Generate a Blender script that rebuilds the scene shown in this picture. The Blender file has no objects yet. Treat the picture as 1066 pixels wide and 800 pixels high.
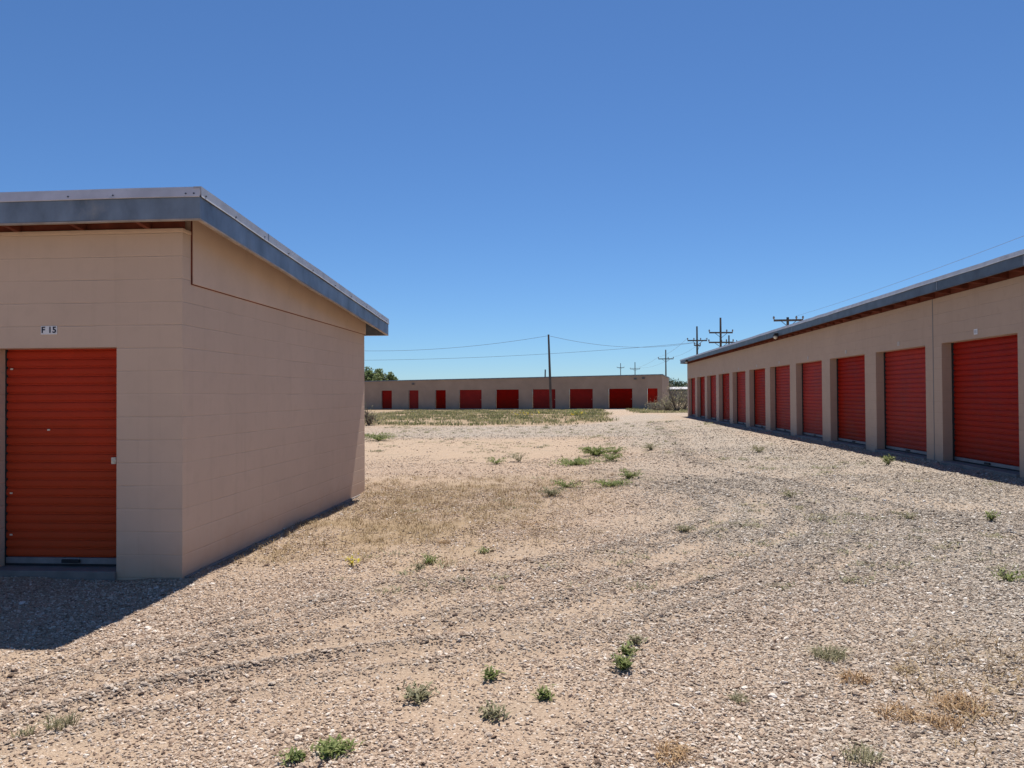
import bpy, math, random
import numpy as np

SC = bpy.context.scene
COL = SC.collection
rng = np.random.default_rng(7)
random.seed(7)

# ------------------------------------------------------------------ camera
F_PX, YAW, PITCH, ROLL, CAM_H = 797.28, .0772, .0146, .0060, 1.5924


def ray(px, py):
    """direction in the world of a point of the 1066x800 photograph (used to read ground positions)"""
    a, b = px - 533, py - 400
    cr, sr = math.cos(ROLL), math.sin(ROLL)
    A, B = a * cr - b * sr, a * sr + b * cr
    r, u2 = A / F_PX, -B / F_PX
    cp, sp = math.cos(PITCH), math.sin(PITCH)
    d, u = cp - u2 * sp, sp + u2 * cp
    c, s = math.cos(YAW), math.sin(YAW)
    return np.array([r * c - d * s, r * s + d * c, u])


def at_dist(px, py, Y):
    v = ray(px, py)
    return v * (Y / v[1]) + np.array([0, 0, CAM_H])


def make_camera():
    cam = bpy.data.cameras.new('camera')
    o = bpy.data.objects.new('camera', cam)
    COL.objects.link(o)
    c, s, cp, sp = math.cos(YAW), math.sin(YAW), math.cos(PITCH), math.sin(PITCH)
    fwd = np.array([-s * cp, c * cp, sp])
    right = np.array([c, s, 0.])
    up = np.array([s * sp, -c * sp, cp])
    cr, sr = math.cos(ROLL), math.sin(ROLL)
    r2, u2 = cr * right - sr * up, sr * right + cr * up
    from mathutils import Matrix
    m = Matrix(((r2[0], u2[0], -fwd[0], 0), (r2[1], u2[1], -fwd[1], 0), (r2[2], u2[2], -fwd[2], CAM_H), (0, 0, 0, 1)))
    o.matrix_world = m
    cam.sensor_width = 36
    cam.lens = F_PX / 1066 * 36
    cam.clip_start = .05
    cam.clip_end = 12000
    SC.camera = o


make_camera()

# ------------------------------------------------------------------ terrain
_lat = np.random.default_rng(3).random((256, 256))


def vnoise(x, y, s):
    x = np.asarray(x, float) * s
    y = np.asarray(y, float) * s
    xi, yi = np.floor(x).astype(int), np.floor(y).astype(int)
    fx, fy = x - xi, y - yi
    fx, fy = fx * fx * (3 - 2 * fx), fy * fy * (3 - 2 * fy)
    g = lambda i, j: _lat[i & 255, j & 255]
    return (g(xi, yi) * (1 - fx) + g(xi + 1, yi) * fx) * (1 - fy) + (g(xi, yi + 1) * (1 - fx) + g(xi + 1, yi + 1) * fx) * fy


def fbm(x, y, s, o=4):
    t, a, n = 0, .5, 0
    for k in range(o):
        t = t + a * vnoise(x + 17.3 * k, y - 9.1 * k, s)
        n += a
        s *= 2.03
        a *= .5
    return t / n


def sst(a, b, x):
    t = np.clip((np.asarray(x, float) - a) / (b - a), 0, 1)
    return t * t * (3 - 2 * t)


def base_z(x, y):
    up = .28 * sst(-2.2, 6.2, x) * (1 - sst(46, 70, y)) + .06 * sst(30, 60, y) * sst(-8, 8, x)
    return up - .02 * (1 - sst(-3.6, -2.0, x)) * (1 - sst(12, 16, y))


def px_ground(px, py):
    v = ray(px, py)
    z = .08
    for _ in range(12):
        t = (z - CAM_H) / v[2]
        z = float(base_z(v[0] * t, v[1] * t))
    return np.array([v[0] * t, v[1] * t])


def smooth_line(pts, n=8):
    p = np.array(pts)
    out = []
    for i in range(len(p) - 1):
        p0, p1, p2, p3 = p[max(i - 1, 0)], p[i], p[i + 1], p[min(i + 2, len(p) - 1)]
        for t in np.linspace(0, 1, n, endpoint=False):
            out.append(.5 * ((2 * p1) + (p2 - p0) * t + (2 * p0 - 5 * p1 + 4 * p2 - p3) * t * t + (3 * p1 - p0 - 3 * p2 + p3) * t ** 3))
    out.append(p[-1])
    return np.array(out)


def track(pxs):
    return smooth_line([px_ground(*p) for p in pxs])


RIDGES = [track(t) for t in (
    [(-60, 770), (60, 740), (170, 712), (300, 690), (420, 674), (560, 653), (690, 620), (790, 588), (846, 560), (856, 542), (826, 522), (760, 507), (690, 497), (620, 491)],
    [(230, 664), (330, 643), (440, 617), (560, 598), (680, 573), (752, 551), (776, 533), (752, 516), (700, 505), (630, 499)],
    [(680, 440), (700, 458), (716, 476), (760, 492), (860, 514), (960, 536), (1080, 566)],
    [(-60, 735), (80, 704), (200, 680), (330, 664), (460, 646), (590, 622), (700, 592)],
    [(640, 668), (760, 640), (860, 606), (930, 574), (950, 548), (900, 524)],
)]
RUTS = [track(t) for t in (
    [(-60, 800), (80, 757), (200, 724), (330, 707), (470, 688), (600, 666), (720, 636), (820, 603), (880, 574)],
    [(-60, 752), (80, 721), (200, 697), (330, 676), (460, 659), (600, 634), (700, 606), (770, 577), (810, 552), (790, 526), (730, 508)],
    [(250, 684), (400, 640), (540, 613), (650, 592), (720, 566), (745, 545), (725, 522), (660, 506)],
    [(690, 436), (700, 450), (725, 470), (780, 488), (880, 508), (1000, 528), (1090, 545)],
)]
def beside(line, off):
    t = np.gradient(line, axis=0)
    t /= np.linalg.norm(t, axis=1)[:, None] + 1e-9
    return line + off * np.stack([-t[:, 1], t[:, 0]], 1)


RIDGES += [beside(RIDGES[0], .42), beside(RIDGES[0], -.36), beside(RIDGES[1], .38), beside(RIDGES[3], .35)]
RIDGE_W = (1., .85, .7, .7, .4, .75, .6, .6, .5)


def dist_line(x, y, line):
    d = np.full(x.shape, 1e9)
    for (x0, y0), (x1, y1) in zip(line[:-1], line[1:]):
        dx, dy = x1 - x0, y1 - y0
        L = dx * dx + dy * dy + 1e-12
        t = np.clip(((x - x0) * dx + (y - y0) * dy) / L, 0, 1)
        d = np.minimum(d, np.hypot(x - x0 - t * dx, y - y0 - t * dy))
    return d


XL0 = -3.4155


def fields(x, y):
    """height, ridge, grey, sand, dry for ground points"""
    x = np.asarray(x, float)
    y = np.asarray(y, float)
    ridge = np.zeros(x.shape)
    rut = np.zeros(x.shape)
    near = (y > 1) & (y < 45) & (np.abs(x) < 20)
    xn, yn = x[near], y[near]
    wob = .22 * (fbm(xn, yn, .7, 3) - .5)
    r = np.zeros(xn.shape)
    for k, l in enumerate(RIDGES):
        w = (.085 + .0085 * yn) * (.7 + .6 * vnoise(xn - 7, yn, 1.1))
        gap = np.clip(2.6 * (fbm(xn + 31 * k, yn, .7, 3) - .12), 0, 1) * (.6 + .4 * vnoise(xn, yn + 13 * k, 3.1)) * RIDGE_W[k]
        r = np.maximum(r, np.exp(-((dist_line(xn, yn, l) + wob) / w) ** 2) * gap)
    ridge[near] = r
    r = np.zeros(xn.shape)
    for l in RUTS:
        r = np.maximum(r, np.exp(-((dist_line(xn, yn, l) + wob * .7) / (.17 + .012 * yn)) ** 2) * np.clip(.55 + 1.2 * (fbm(xn, yn + 40, .6, 3) - .4), 0, 1))
    rut[near] = r
    n1 = fbm(x, y, .35)
    n2 = fbm(x + 50, y, 1.3)
    grey = sst(-.6, 3.0, x + 3.0 * (n1 - .5) - .02 * (y - 10) - .6 * sst(30, 45, y)) * (1 - .55 * sst(10, 30, y) * sst(4.8, 6, x))
    grey = np.clip(grey + 1. * sst(26, 30, y) * (1 - sst(37, 41, y)) * sst(-12, -3, x + 2 * n1), 0, 1)
    sand = sst(15.5, 20, y + 3 * (n1 - .5)) * (1 - sst(26, 30.5, y + 2 * (n1 - .5))) * (1 - sst(-.8, 2.6, x + 2.2 * (n1 - .5)))
    sand = np.maximum(sand, sst(47, 54, y) * (1 - sst(72, 80, y)) * sst(1.8, 3.4, x - .03 * (y - 50)) * (1 - sst(6.2, 7.4, x)))
    sand = np.maximum(sand, 1.0 * rut * (1 - ridge) * (1 - .45 * sst(1, 4, x)))
    sand = np.maximum(sand, .7 * sst(.47, .62, n1) * (1 - sst(-1, 3.0, x)) * (y < 16))
    dry = sst(6.6, 8.4, y + 1.8 * (n2 - .5)) * (1 - sst(13.2, 15.8, y + 2 * (n1 - .5))) * (1 - sst(-1.6, .6, x + 1.8 * (n2 - .5) - .16 * (y - 9))) * sst(-4.2, -3.1, x)
    dry = dry * (.45 + .55 * sst(.35, .6, n2))
    dry = np.maximum(dry, .8 * sst(1.35, 2.0, x + .6 * (n2 - .5)) * (1 - sst(4.3, 4.9, y + .6 * (n2 - .5))) * (1 - sst(3.2, 4, x)) * sst(.4, .6, n2) * (y > 2.6))
    far = np.maximum(sst(39.5, 41.5, y + .9 * (n2 - .5)) * (1 - sst(1.6, 2.6, x - .03 * (y - 40))), sst(78, 90, y))
    dry = np.maximum(dry, .9 * far)
    fade = 1 - sst(30, 60, y)
    z = base_z(x, y) + fade * (.055 * ridge - .02 * rut * (1 - ridge) + .05 * (n1 - .5) + .022 * (fbm(x, y, 2.6) - .5) + .012 * (vnoise(x, y, 9) - .5))
    dl = np.where((y > 6.3) & (y < 12.7), np.abs(x - XL0), 9.)
    dl = np.minimum(dl, np.where(x < XL0 + .2, np.abs(y - 6.5), 9.))
    dr = np.where((y > 8) & (y < 45.5), np.abs(x - 6.73), 9.)
    z = z + .075 * np.exp(-np.minimum(dl, dr) / .16) * np.clip(fbm(x, y, 2.2, 3) - .3, 0, 1) * 1.4
    return z, ridge, grey, sand, dry


def ground_z(x, y):
    return fields(np.atleast_1d(x), np.atleast_1d(y))[0]


# ------------------------------------------------------------------ materials
def new_mat(name, base=(.5, .5, .5), rough=.8, metal=0., spec=.3):
    m = bpy.data.materials.new(name)
    m.use_nodes = True
    b = m.node_tree.nodes['Principled BSDF']
    b.inputs['Base Color'].default_value = (*base, 1)
    b.inputs['Roughness'].default_value = rough
    b.inputs['Metallic'].default_value = metal
    b.inputs['Specular IOR Level'].default_value = spec
    return m


class NT:
    def __init__(self, m):
        self.t = m.node_tree
        self.b = self.t.nodes['Principled BSDF']

    def n(self, kind, **kw):
        nd = self.t.nodes.new(kind)
        for k, v in kw.items():
            if k.startswith('i_'):
                key = k[2:].replace('_', ' ')
                nd.inputs[key].default_value = v
            else:
                setattr(nd, k, v)
        return nd

    def l(self, a, b):
        self.t.links.new(a, b)

    def math(self, op, a, b=None, clamp=False):
        nd = self.n('ShaderNodeMath', operation=op)
        nd.use_clamp = clamp
        for i, v in enumerate((a, b)):
            if v is None:
                continue
            if isinstance(v, (int, float)):
                nd.inputs[i].default_value = v
            else:
                self.l(v, nd.inputs[i])
        return nd.outputs[0]

    def mix(self, fac, a, b, mode='MIX'):
        nd = self.n('ShaderNodeMix', data_type='RGBA', blend_type=mode)
        for s, v in ((nd.inputs[0], fac), (nd.inputs[6], a), (nd.inputs[7], b)):
            if isinstance(v, (int, float)):
                s.default_value = v
            elif isinstance(v, tuple):
                s.default_value = (*v, 1)
            else:
                self.l(v, s)
        return nd.outputs[2]

    def noise(self, vec, scale, detail=4, rough=.55):
        nd = self.n('ShaderNodeTexNoise')
        nd.inputs['Scale'].default_value = scale
        nd.inputs['Detail'].default_value = detail
        nd.inputs['Roughness'].default_value = rough
        if vec is not None:
            self.l(vec, nd.inputs['Vector'])
        return nd.outputs['Fac']

    def ramp(self, fac, stops, interp='LINEAR'):
        nd = self.n('ShaderNodeValToRGB')
        cr = nd.color_ramp
        cr.interpolation = interp
        while len(cr.elements) < len(stops):
            cr.elements.new(.5)
        for e, (p, c) in zip(cr.elements, stops):
            e.position = p
            e.color = (*c, 1) if isinstance(c, tuple) else (c, c, c, 1)
        self.l(fac, nd.inputs[0])
        return nd.outputs[0]

    def bump(self, h, strength, dist):
        nd = self.n('ShaderNodeBump')
        nd.inputs['Strength'].default_value = strength
        nd.inputs['Distance'].default_value = dist
        self.l(h, nd.inputs['Height'])
        self.l(nd.outputs[0], self.b.inputs['Normal'])
        return nd

    def obj(self):
        return self.n('ShaderNodeTexCoord').outputs['Object']

    def scaled(self, vec, s):
        nd = self.n('ShaderNodeMapping')
        nd.inputs['Scale'].default_value = s
        self.l(vec, nd.inputs[0])
        return nd.outputs[0]


def block_wall(name, base, zoff):
    m = new_mat(name, base, .88, 0, .2)
    t = NT(m)
    o = t.obj()
    sep = t.n('ShaderNodeSeparateXYZ')
    t.l(o, sep.inputs[0])
    g = t.n('ShaderNodeNewGeometry')
    sn = t.n('ShaderNodeSeparateXYZ')
    t.l(g.outputs['True Normal'], sn.inputs[0])
    ax, ay = t.math('ABSOLUTE', sn.outputs[0]), t.math('ABSOLUTE', sn.outputs[1])
    u = t.math('ADD', t.math('MULTIPLY', sep.outputs[0], ay), t.math('MULTIPLY', sep.outputs[1], ax))
    cb = t.n('ShaderNodeCombineXYZ')
    t.l(u, cb.inputs[0])
    t.l(t.math('ADD', sep.outputs[2], zoff), cb.inputs[1])
    # wobble of the joints
    wn = t.noise(o, 1.7, 2)
    ad = t.n('ShaderNodeVectorMath', operation='ADD')
    cw = t.n('ShaderNodeCombineXYZ')
    t.l(t.math('MULTIPLY', t.math('SUBTRACT', wn, .5), .012), cw.inputs[1])
    t.l(cb.outputs[0], ad.inputs[0])
    t.l(cw.outputs[0], ad.inputs[1])
    br = t.n('ShaderNodeTexBrick')
    br.offset = .5
    br.inputs['Scale'].default_value = 1
    br.inputs['Mortar Size'].default_value = .0045
    br.inputs['Mortar Smooth'].default_value = .35
    br.inputs['Brick Width'].default_value = .4064
    br.inputs['Row Height'].default_value = .2032
    br.inputs['Color1'].default_value = (.46, .46, .46, 1)
    br.inputs['Color2'].default_value = (.54, .54, .54, 1)
    t.l(ad.outputs[0], br.inputs['Vector'])
    # horizontal joints only (strong); the head joints are filled with paint and barely show
    zr = t.math('MODULO', t.math('ADD', t.math('ADD', sep.outputs[2], zoff + 40.64 * .05), t.math('MULTIPLY', t.math('SUBTRACT', wn, .5), .012)), .2032)
    dz = t.math('MINIMUM', zr, t.math('SUBTRACT', .2032, zr))
    hj = t.math('SUBTRACT', 1, t.math('DIVIDE', dz, .0075), True)
    hj = t.math('MULTIPLY', hj, t.ramp(t.noise(o, 1.6, 4), [(.36, .3), (.6, 1.)]))
    joint = t.math('MAXIMUM', hj, t.math('MULTIPLY', br.outputs['Fac'], .10))
    big = t.noise(o, .55, 4)
    fine = t.noise(o, 6, 5)
    streak = t.noise(t.scaled(o, (9, 9, .5)), 1, 3)
    col = t.mix(t.ramp(big, [(.3, 0.), (.7, 1.)]), tuple(c * .91 for c in base), tuple(c * 1.07 for c in base))
    col = t.mix(.42, col, t.ramp(br.outputs['Color'], [(.46, tuple(c * .96 for c in base)), (.54, tuple(c * 1.03 for c in base))]))
    col = t.mix(t.ramp(streak, [(.56, 0.), (.8, .22)]), col, tuple(c * .72 for c in base))
    col = t.mix(t.ramp(fine, [(.5, 0.), (.75, .28)]), col, tuple(c * .8 for c in base))
    col = t.mix(t.math('MULTIPLY', hj, .22), col, tuple(c * .6 for c in base))
    z2 = t.math('MODULO', t.math('ADD', t.math('ADD', sep.outputs[2], zoff + 40.64 * .05 + .0115), t.math('MULTIPLY', t.math('SUBTRACT', wn, .5), .012)), .2032)
    d2 = t.math('MINIMUM', z2, t.math('SUBTRACT', .2032, z2))
    lip = t.math('MULTIPLY', t.math('SUBTRACT', 1, t.math('DIVIDE', d2, .007), True), t.ramp(t.noise(o, 2.1, 3), [(.4, 0.), (.6, .4)]))
    col = t.mix(lip, col, tuple(min(1, c * 1.22) for c in base))
    # splashed soil low on the wall
    low = t.math('MULTIPLY', t.ramp(t.math('ADD', sep.outputs[2], t.math('MULTIPLY', t.math('SUBTRACT', fine, .5), .5)), [(0., .7), (.34, 0.)]), .75)
    col = t.mix(low, col, (base[0] * .78, base[1] * .66, base[2] * .56))
    t.l(col, t.b.inputs['Base Color'])
    h = t.math('SUBTRACT', t.math('ADD', t.math('MULTIPLY', t.noise(o, 70, 3), .12), t.math('MULTIPLY', t.noise(o, 14, 3), .12)), joint)
    t.bump(h, .7, .005)
    return m


WALL = (.605, .452, .343)
M = {}
M['wall_l'] = block_wall('painted_block', WALL, -.0)
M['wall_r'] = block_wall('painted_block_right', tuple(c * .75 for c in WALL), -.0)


def noisy(name, base, rough, metal=0, spec=.3, scale=8, amt=.25, bump=.0, bdist=.004, stain=None, stretch=None):
    m = new_mat(name, base, rough, metal, spec)
    t = NT(m)
    o = t.obj()
    if stretch:
        o = t.scaled(o, stretch)
    f = t.noise(o, scale, 5)
    col = t.mix(t.ramp(f, [(.3, 0.), (.7, 1.)]), tuple(c * (1 - amt) for c in base), tuple(c * (1 + amt) for c in base))
    if stain:
        col = t.mix(t.ramp(t.noise(o, scale * .6, 6, .7), [(.58, 0.), (.72, .8)]), col, stain)
    t.l(col, t.b.inputs['Base Color'])
    if bump:
        t.bump(t.noise(o, scale * 4, 4), bump, bdist)
    return m


M['panel'] = noisy('painted_panel', tuple(c * 1.02 for c in WALL), .8, scale=2.2, amt=.06, bump=.25, bdist=.003, stain=tuple(c * .8 for c in WALL))
M['cap'] = noisy('wall_cap_paint', tuple(c * .95 for c in WALL), .85, scale=5, amt=.1, bump=.2)
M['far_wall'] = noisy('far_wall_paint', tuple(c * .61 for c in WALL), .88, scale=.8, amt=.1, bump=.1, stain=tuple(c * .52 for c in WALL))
M['galv'] = noisy('galvanised_steel', (.66, .62, .62), .5, .15, .4, scale=5, amt=.12, bump=.12, bdist=.003, stain=(.36, .36, .38))
M['galv_dark'] = noisy('weathered_fascia', (.165, .205, .255), .48, .3, .4, scale=3.6, amt=.34, bump=.2, bdist=.004, stain=(.27, .27, .27), stretch=(1, 1, .6))
M['slate'] = noisy('dark_slate_fascia', (.085, .105, .13), .5, .25, .4, scale=3, amt=.25, bump=.12, bdist=.003, stain=(.05, .06, .075))
M['galv_side'] = noisy('dull_galvanised_trim', (.36, .37, .40), .5, .2, .4, scale=5, amt=.15, bump=.12, bdist=.003, stain=(.24, .25, .28))
M['lip'] = noisy('fascia_edge', (.36, .31, .27), .7, .1, scale=8, amt=.2)
M['redwood'] = noisy('red_oxide_timber', (.16, .040, .022), .8, scale=6, amt=.35, bump=.3, stain=(.09, .03, .02), stretch=(1, .3, 1))
M['concrete'] = noisy('concrete', (.22, .19, .17), .9, scale=5, amt=.2, bump=.4, stain=(.2, .17, .15))
M['alu'] = noisy('aluminium_rail', (.21, .21, .22), .5, .4, .5, scale=9, amt=.18, stain=(.3, .29, .28))
M['dark'] = noisy('dark_rubber', (.03, .03, .032), .8, scale=10, amt=.2)
M['cream'] = noisy('cream_plastic', (.70, .64, .50), .5, scale=10, amt=.08)
M['white'] = noisy('white_plate', (.72, .72, .72), .5, scale=20, amt=.04)
M['plate'] = noisy('weathered_plate', (.42, .38, .34), .6, scale=20, amt=.2)
M['ink'] = noisy('dark_ink', (.03, .03, .05), .6, scale=20, amt=.1)
M['screw'] = noisy('screw_head', (.12, .12, .13), .5, .6, scale=30, amt=.1)
M['timber_pole'] = noisy('creosoted_timber', (.105, .092, .082), .9, scale=3, amt=.35, bump=.3, stretch=(3, 3, .4))
M['insulator'] = noisy('grey_porcelain', (.25, .24, .23), .35, scale=20, amt=.1)
M['wire'] = noisy('dull_wire', (.16, .17, .19), .6, .3, scale=4, amt=.1)
M['bark'] = noisy('bark', (.13, .10, .075), .95, scale=6, amt=.3, bump=.4)
M['twig'] = noisy('grey_twig', (.16, .13, .10), .95, scale=10, amt=.3)
M['pale_roof'] = noisy('pale_sheet_roof', (.40, .39, .38), .7, .0, scale=1, amt=.06)
M['far_board'] = noisy('grey_boarding', (.20, .19, .18), .9, scale=2, amt=.2)


def red_door(name, base):
    m = new_mat(name, base, .5, 0, .05)
    t = NT(m)
    o = t.obj()
    f = t.noise(o, 1.6, 4)
    f2 = t.noise(t.scaled(o, (3, 3, 18)), 1.2, 4)
    col = t.mix(t.ramp(f, [(.3, 0.), (.7, 1.)]), tuple(c * .85 for c in base), tuple(c * 1.12 for c in base))
    col = t.mix(t.ramp(f2, [(.55, 0.), (.8, .35)]), col, (base[0] * .85, base[1] * 1.7, base[2] * 1.8))
    col = t.mix(t.ramp(t.noise(o, 40, 2), [(.74, 0.), (.8, .35)]), col, (.22, .10, .07))
    sp = t.n('ShaderNodeSeparateXYZ')
    t.l(t.obj(), sp.inputs[0])
    hz = t.math('ADD', sp.outputs[2], t.math('MULTIPLY', t.math('SUBTRACT', f, .5), .8))
    col = t.mix(t.ramp(t.math('DIVIDE', hz, 2.2, True), [(.1, .5), (.8, 0.)]), col, (base[0] * .80, base[1] * 2.1, base[2] * 2.0))
    hs = t.n('ShaderNodeHueSaturation')
    t.l(col, hs.inputs['Color'])
    rnd = t.n('ShaderNodeObjectInfo').outputs['Random']
    t.l(t.math('ADD', t.math('MULTIPLY', rnd, .24), .88), hs.inputs['Value'])
    t.l(t.math('ADD', t.math('MULTIPLY', rnd, -.10), 1.02), hs.inputs['Saturation'])
    col = hs.outputs[0]
    t.l(col, t.b.inputs['Base Color'])
    t.l(t.ramp(f, [(.2, .42), (.8, .62)]), t.b.inputs['Roughness'])
    t.bump(t.math('ADD', t.noise(o, 2.6, 3), t.math('MULTIPLY', t.noise(o, 60, 2), .02)), .5, .03)
    return m


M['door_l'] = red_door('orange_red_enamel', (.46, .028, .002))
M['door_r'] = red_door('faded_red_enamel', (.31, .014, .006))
M['door_bright'] = red_door('bright_red_enamel', (.45, .015, .006))
M['door_far'] = red_door('far_red_enamel', (.27, .008, .004))


def ground_mat():
    m = new_mat('gravel_ground', (.3, .25, .2), .95, 0, .15)
    t = NT(m)
    geo = t.n('ShaderNodeNewGeometry').outputs['Position']
    at = {}
    for k in ('ridge', 'grey', 'sand', 'dry'):
        a = t.n('ShaderNodeAttribute')
        a.attribute_name = k
        at[k] = a.outputs['Fac']
    n_big = t.noise(geo, .8, 5)
    n_mid = t.noise(geo, 5, 5)
    n_fin = t.noise(geo, 38, 4, .7)

    def vor(scale):
        v = t.n('ShaderNodeTexVoronoi', feature='F1')
        v.inputs['Scale'].default_value = scale
        v.inputs['Randomness'].default_value = 1
        t.l(t.scaled(geo, (1, 1, .2)), v.inputs['Vector'])
        s = t.n('ShaderNodeSeparateColor')
        t.l(v.outputs['Color'], s.inputs[0])
        return v.outputs['Distance'], s.outputs[0], s.outputs[1]
    d1, c1, e1 = vor(62)
    d2, c2, e2 = vor(140)
    brown = t.mix(n_mid, (.31, .22, .15), (.40, .29, .205))
    grey = t.mix(n_mid, (.27, .235, .185), (.36, .315, .255))
    sand = t.mix(n_mid, (.365, .265, .175), (.43, .32, .22))
    col = t.mix(at['grey'], brown, grey)
    stone_b = t.ramp(c1, [(0., (.10, .07, .05)), (.22, (.24, .16, .11)), (.5, (.42, .30, .21)), (.8, (.60, .48, .37)), (1., (.78, .70, .60))])
    stone_g = t.ramp(c1, [(0., (.09, .075, .06)), (.25, (.24, .20, .16)), (.55, (.42, .36, .29)), (.85, (.62, .56, .48)), (1., (.82, .77, .70))])
    blot = t.ramp(t.noise(geo, .9, 6, .7), [(.44, 0.), (.62, .45)])
    col = t.mix(blot, col, (.27, .215, .16))
    stone = t.mix(at['grey'], stone_b, stone_g)
    dens = t.math('ADD', t.math('MULTIPLY', at['grey'], .35), .45)
    dens = t.math('ADD', dens, t.math('MULTIPLY', at['ridge'], .3))
    dens = t.math('SUBTRACT', dens, t.math('MULTIPLY', at['sand'], .45))
    dens = t.math('ADD', dens, t.math('MULTIPLY', t.math('SUBTRACT', n_mid, .5), .8), True)
    isst = t.math('MULTIPLY', t.math('LESS_THAN', e1, dens), t.math('LESS_THAN', d1, .55))
    st = t.noise(t.scaled(geo, (.55, 2.6, 1)), 1.6, 6, .65)
    sand = t.mix(t.ramp(st, [(.42, 0.), (.62, .75)]), sand, (.29, .225, .16))
    spk = t.noise(geo, 3.2, 6, .75)
    sand = t.mix(t.ramp(spk, [(.58, 0.), (.68, .7)]), sand, (.22, .175, .12))
    col = t.mix(at['sand'], col, sand)
    fines = t.ramp(c2, [(0., (.15, .10, .07)), (.5, (.40, .29, .20)), (1., (.66, .54, .42))])
    col = t.mix(.30, col, fines)
    col = t.mix(t.math('MULTIPLY', isst, .80), col, stone)
    dcol = t.mix(n_fin, (.17, .115, .06), (.36, .265, .15))
    col = t.mix(t.math('MULTIPLY', at['dry'], .72), col, dcol)
    col = t.mix(t.math('MULTIPLY', at['ridge'], .42), col, (.14, .112, .085))  # painted shade along the ridges, for shadows among the rough stones
    col = t.mix(t.ramp(n_big, [(.35, 0.), (.75, .30)]), col, (.41, .29, .20))
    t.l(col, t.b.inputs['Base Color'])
    h = t.math('ADD', t.math('MULTIPLY', t.math('SUBTRACT', .6, d1), t.math('MULTIPLY', isst, 1.6)), t.math('MULTIPLY', t.math('SUBTRACT', .6, d2), .45))
    h = t.math('ADD', h, t.math('MULTIPLY', n_fin, .5))
    t.bump(h, .9, .012)
    return m


M['ground'] = ground_mat()


def stone_mat():
    m = new_mat('loose_stone', (.4, .33, .27), .85, 0, .25)
    t = NT(m)
    r = t.n('ShaderNodeObjectInfo').outputs['Random']
    a = t.n('ShaderNodeAttribute')
    a.attribute_name = 'greyness'
    a.attribute_type = 'INSTANCER'
    s1 = t.ramp(r, [(0., (.12, .08, .055)), (.07, (.26, .17, .115)), (.25, (.40, .285, .20)), (.6, (.52, .395, .29)), (.85, (.64, .52, .41)), (.95, (.74, .63, .51)), (1., (.80, .73, .65))])
    s2 = t.ramp(r, [(0., (.09, .075, .06)), (.09, (.22, .18, .145)), (.3, (.32, .275, .215)), (.6, (.43, .375, .30)), (.85, (.57, .505, .42)), (.95, (.74, .68, .59)), (1., (.82, .78, .71))])
    col = t.mix(a.outputs['Fac'], s1, s2)
    shd = t.n('ShaderNodeAttribute')
    shd.attribute_name = 'ridge_shade'
    shd.attribute_type = 'INSTANCER'
    col = t.mix(t.math('MULTIPLY', shd.outputs['Fac'], .44), col, (.20, .165, .13))  # shadow tone of the ridge stones, put into their colour
    o = t.n('ShaderNodeTexCoord').outputs['Object']
    n = t.noise(o, 2.5, 4)
    col = t.mix(t.ramp(n, [(.3, 0.), (.7, .35)]), col, (.30, .22, .16))
    t.l(col, t.b.inputs['Base Color'])
    t.bump(t.noise(o, 6, 3), .3, .1)
    return m


M['stone'] = stone_mat()


def leaf_mat(name, dark, light, third=None, trans=.15, rough=.7):
    m = new_mat(name, light, rough, 0, .25)
    t = NT(m)
    a = t.n('ShaderNodeAttribute')
    a.attribute_name = 'tint'
    stops = [(0., dark), (.6, light)] + ([(1., third)] if third else [(1., tuple(c * 1.25 for c in light))])
    col = t.ramp(a.outputs['Fac'], stops)
    t.l(col, t.b.inputs['Base Color'])
    tr = t.n('ShaderNodeBsdfTranslucent')
    t.l(col, tr.inputs[0])
    mx = t.n('ShaderNodeMixShader')
    mx.inputs[0].default_value = trans
    out = t.t.nodes['Material Output']
    t.l(t.b.outputs[0], mx.inputs[1])
    t.l(tr.outputs[0], mx.inputs[2])
    t.l(mx.outputs[0], out.inputs[0])
    return m


M['weed'] = leaf_mat('weed_leaf', (.10, .135, .035), (.22, .265, .085), (.34, .35, .15), trans=.4)
M['sage'] = leaf_mat('grey_green_leaf', (.15, .145, .08), (.28, .265, .15), (.42, .37, .24), trans=.35)
M['straw'] = leaf_mat('straw', (.17, .11, .055), (.35, .25, .125), (.52, .41, .25))
M['rust'] = leaf_mat('rusty_dry_stem', (.20, .11, .05), (.37, .225, .105), (.50, .36, .20))
M['field'] = leaf_mat('field_grass', (.15, .165, .065), (.34, .32, .165), (.58, .48, .30), trans=.35)
M['yellow'] = leaf_mat('yellow_petal', (.48, .38, .03), (.60, .50, .06))
M['tree_leaf'] = leaf_mat('tree_leaf', (.08, .11, .04), (.19, .24, .10), (.30, .33, .18), trans=.4)
M['dark_leaf'] = leaf_mat('dark_tree_leaf', (.025, .045, .022), (.05, .08, .038))


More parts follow.
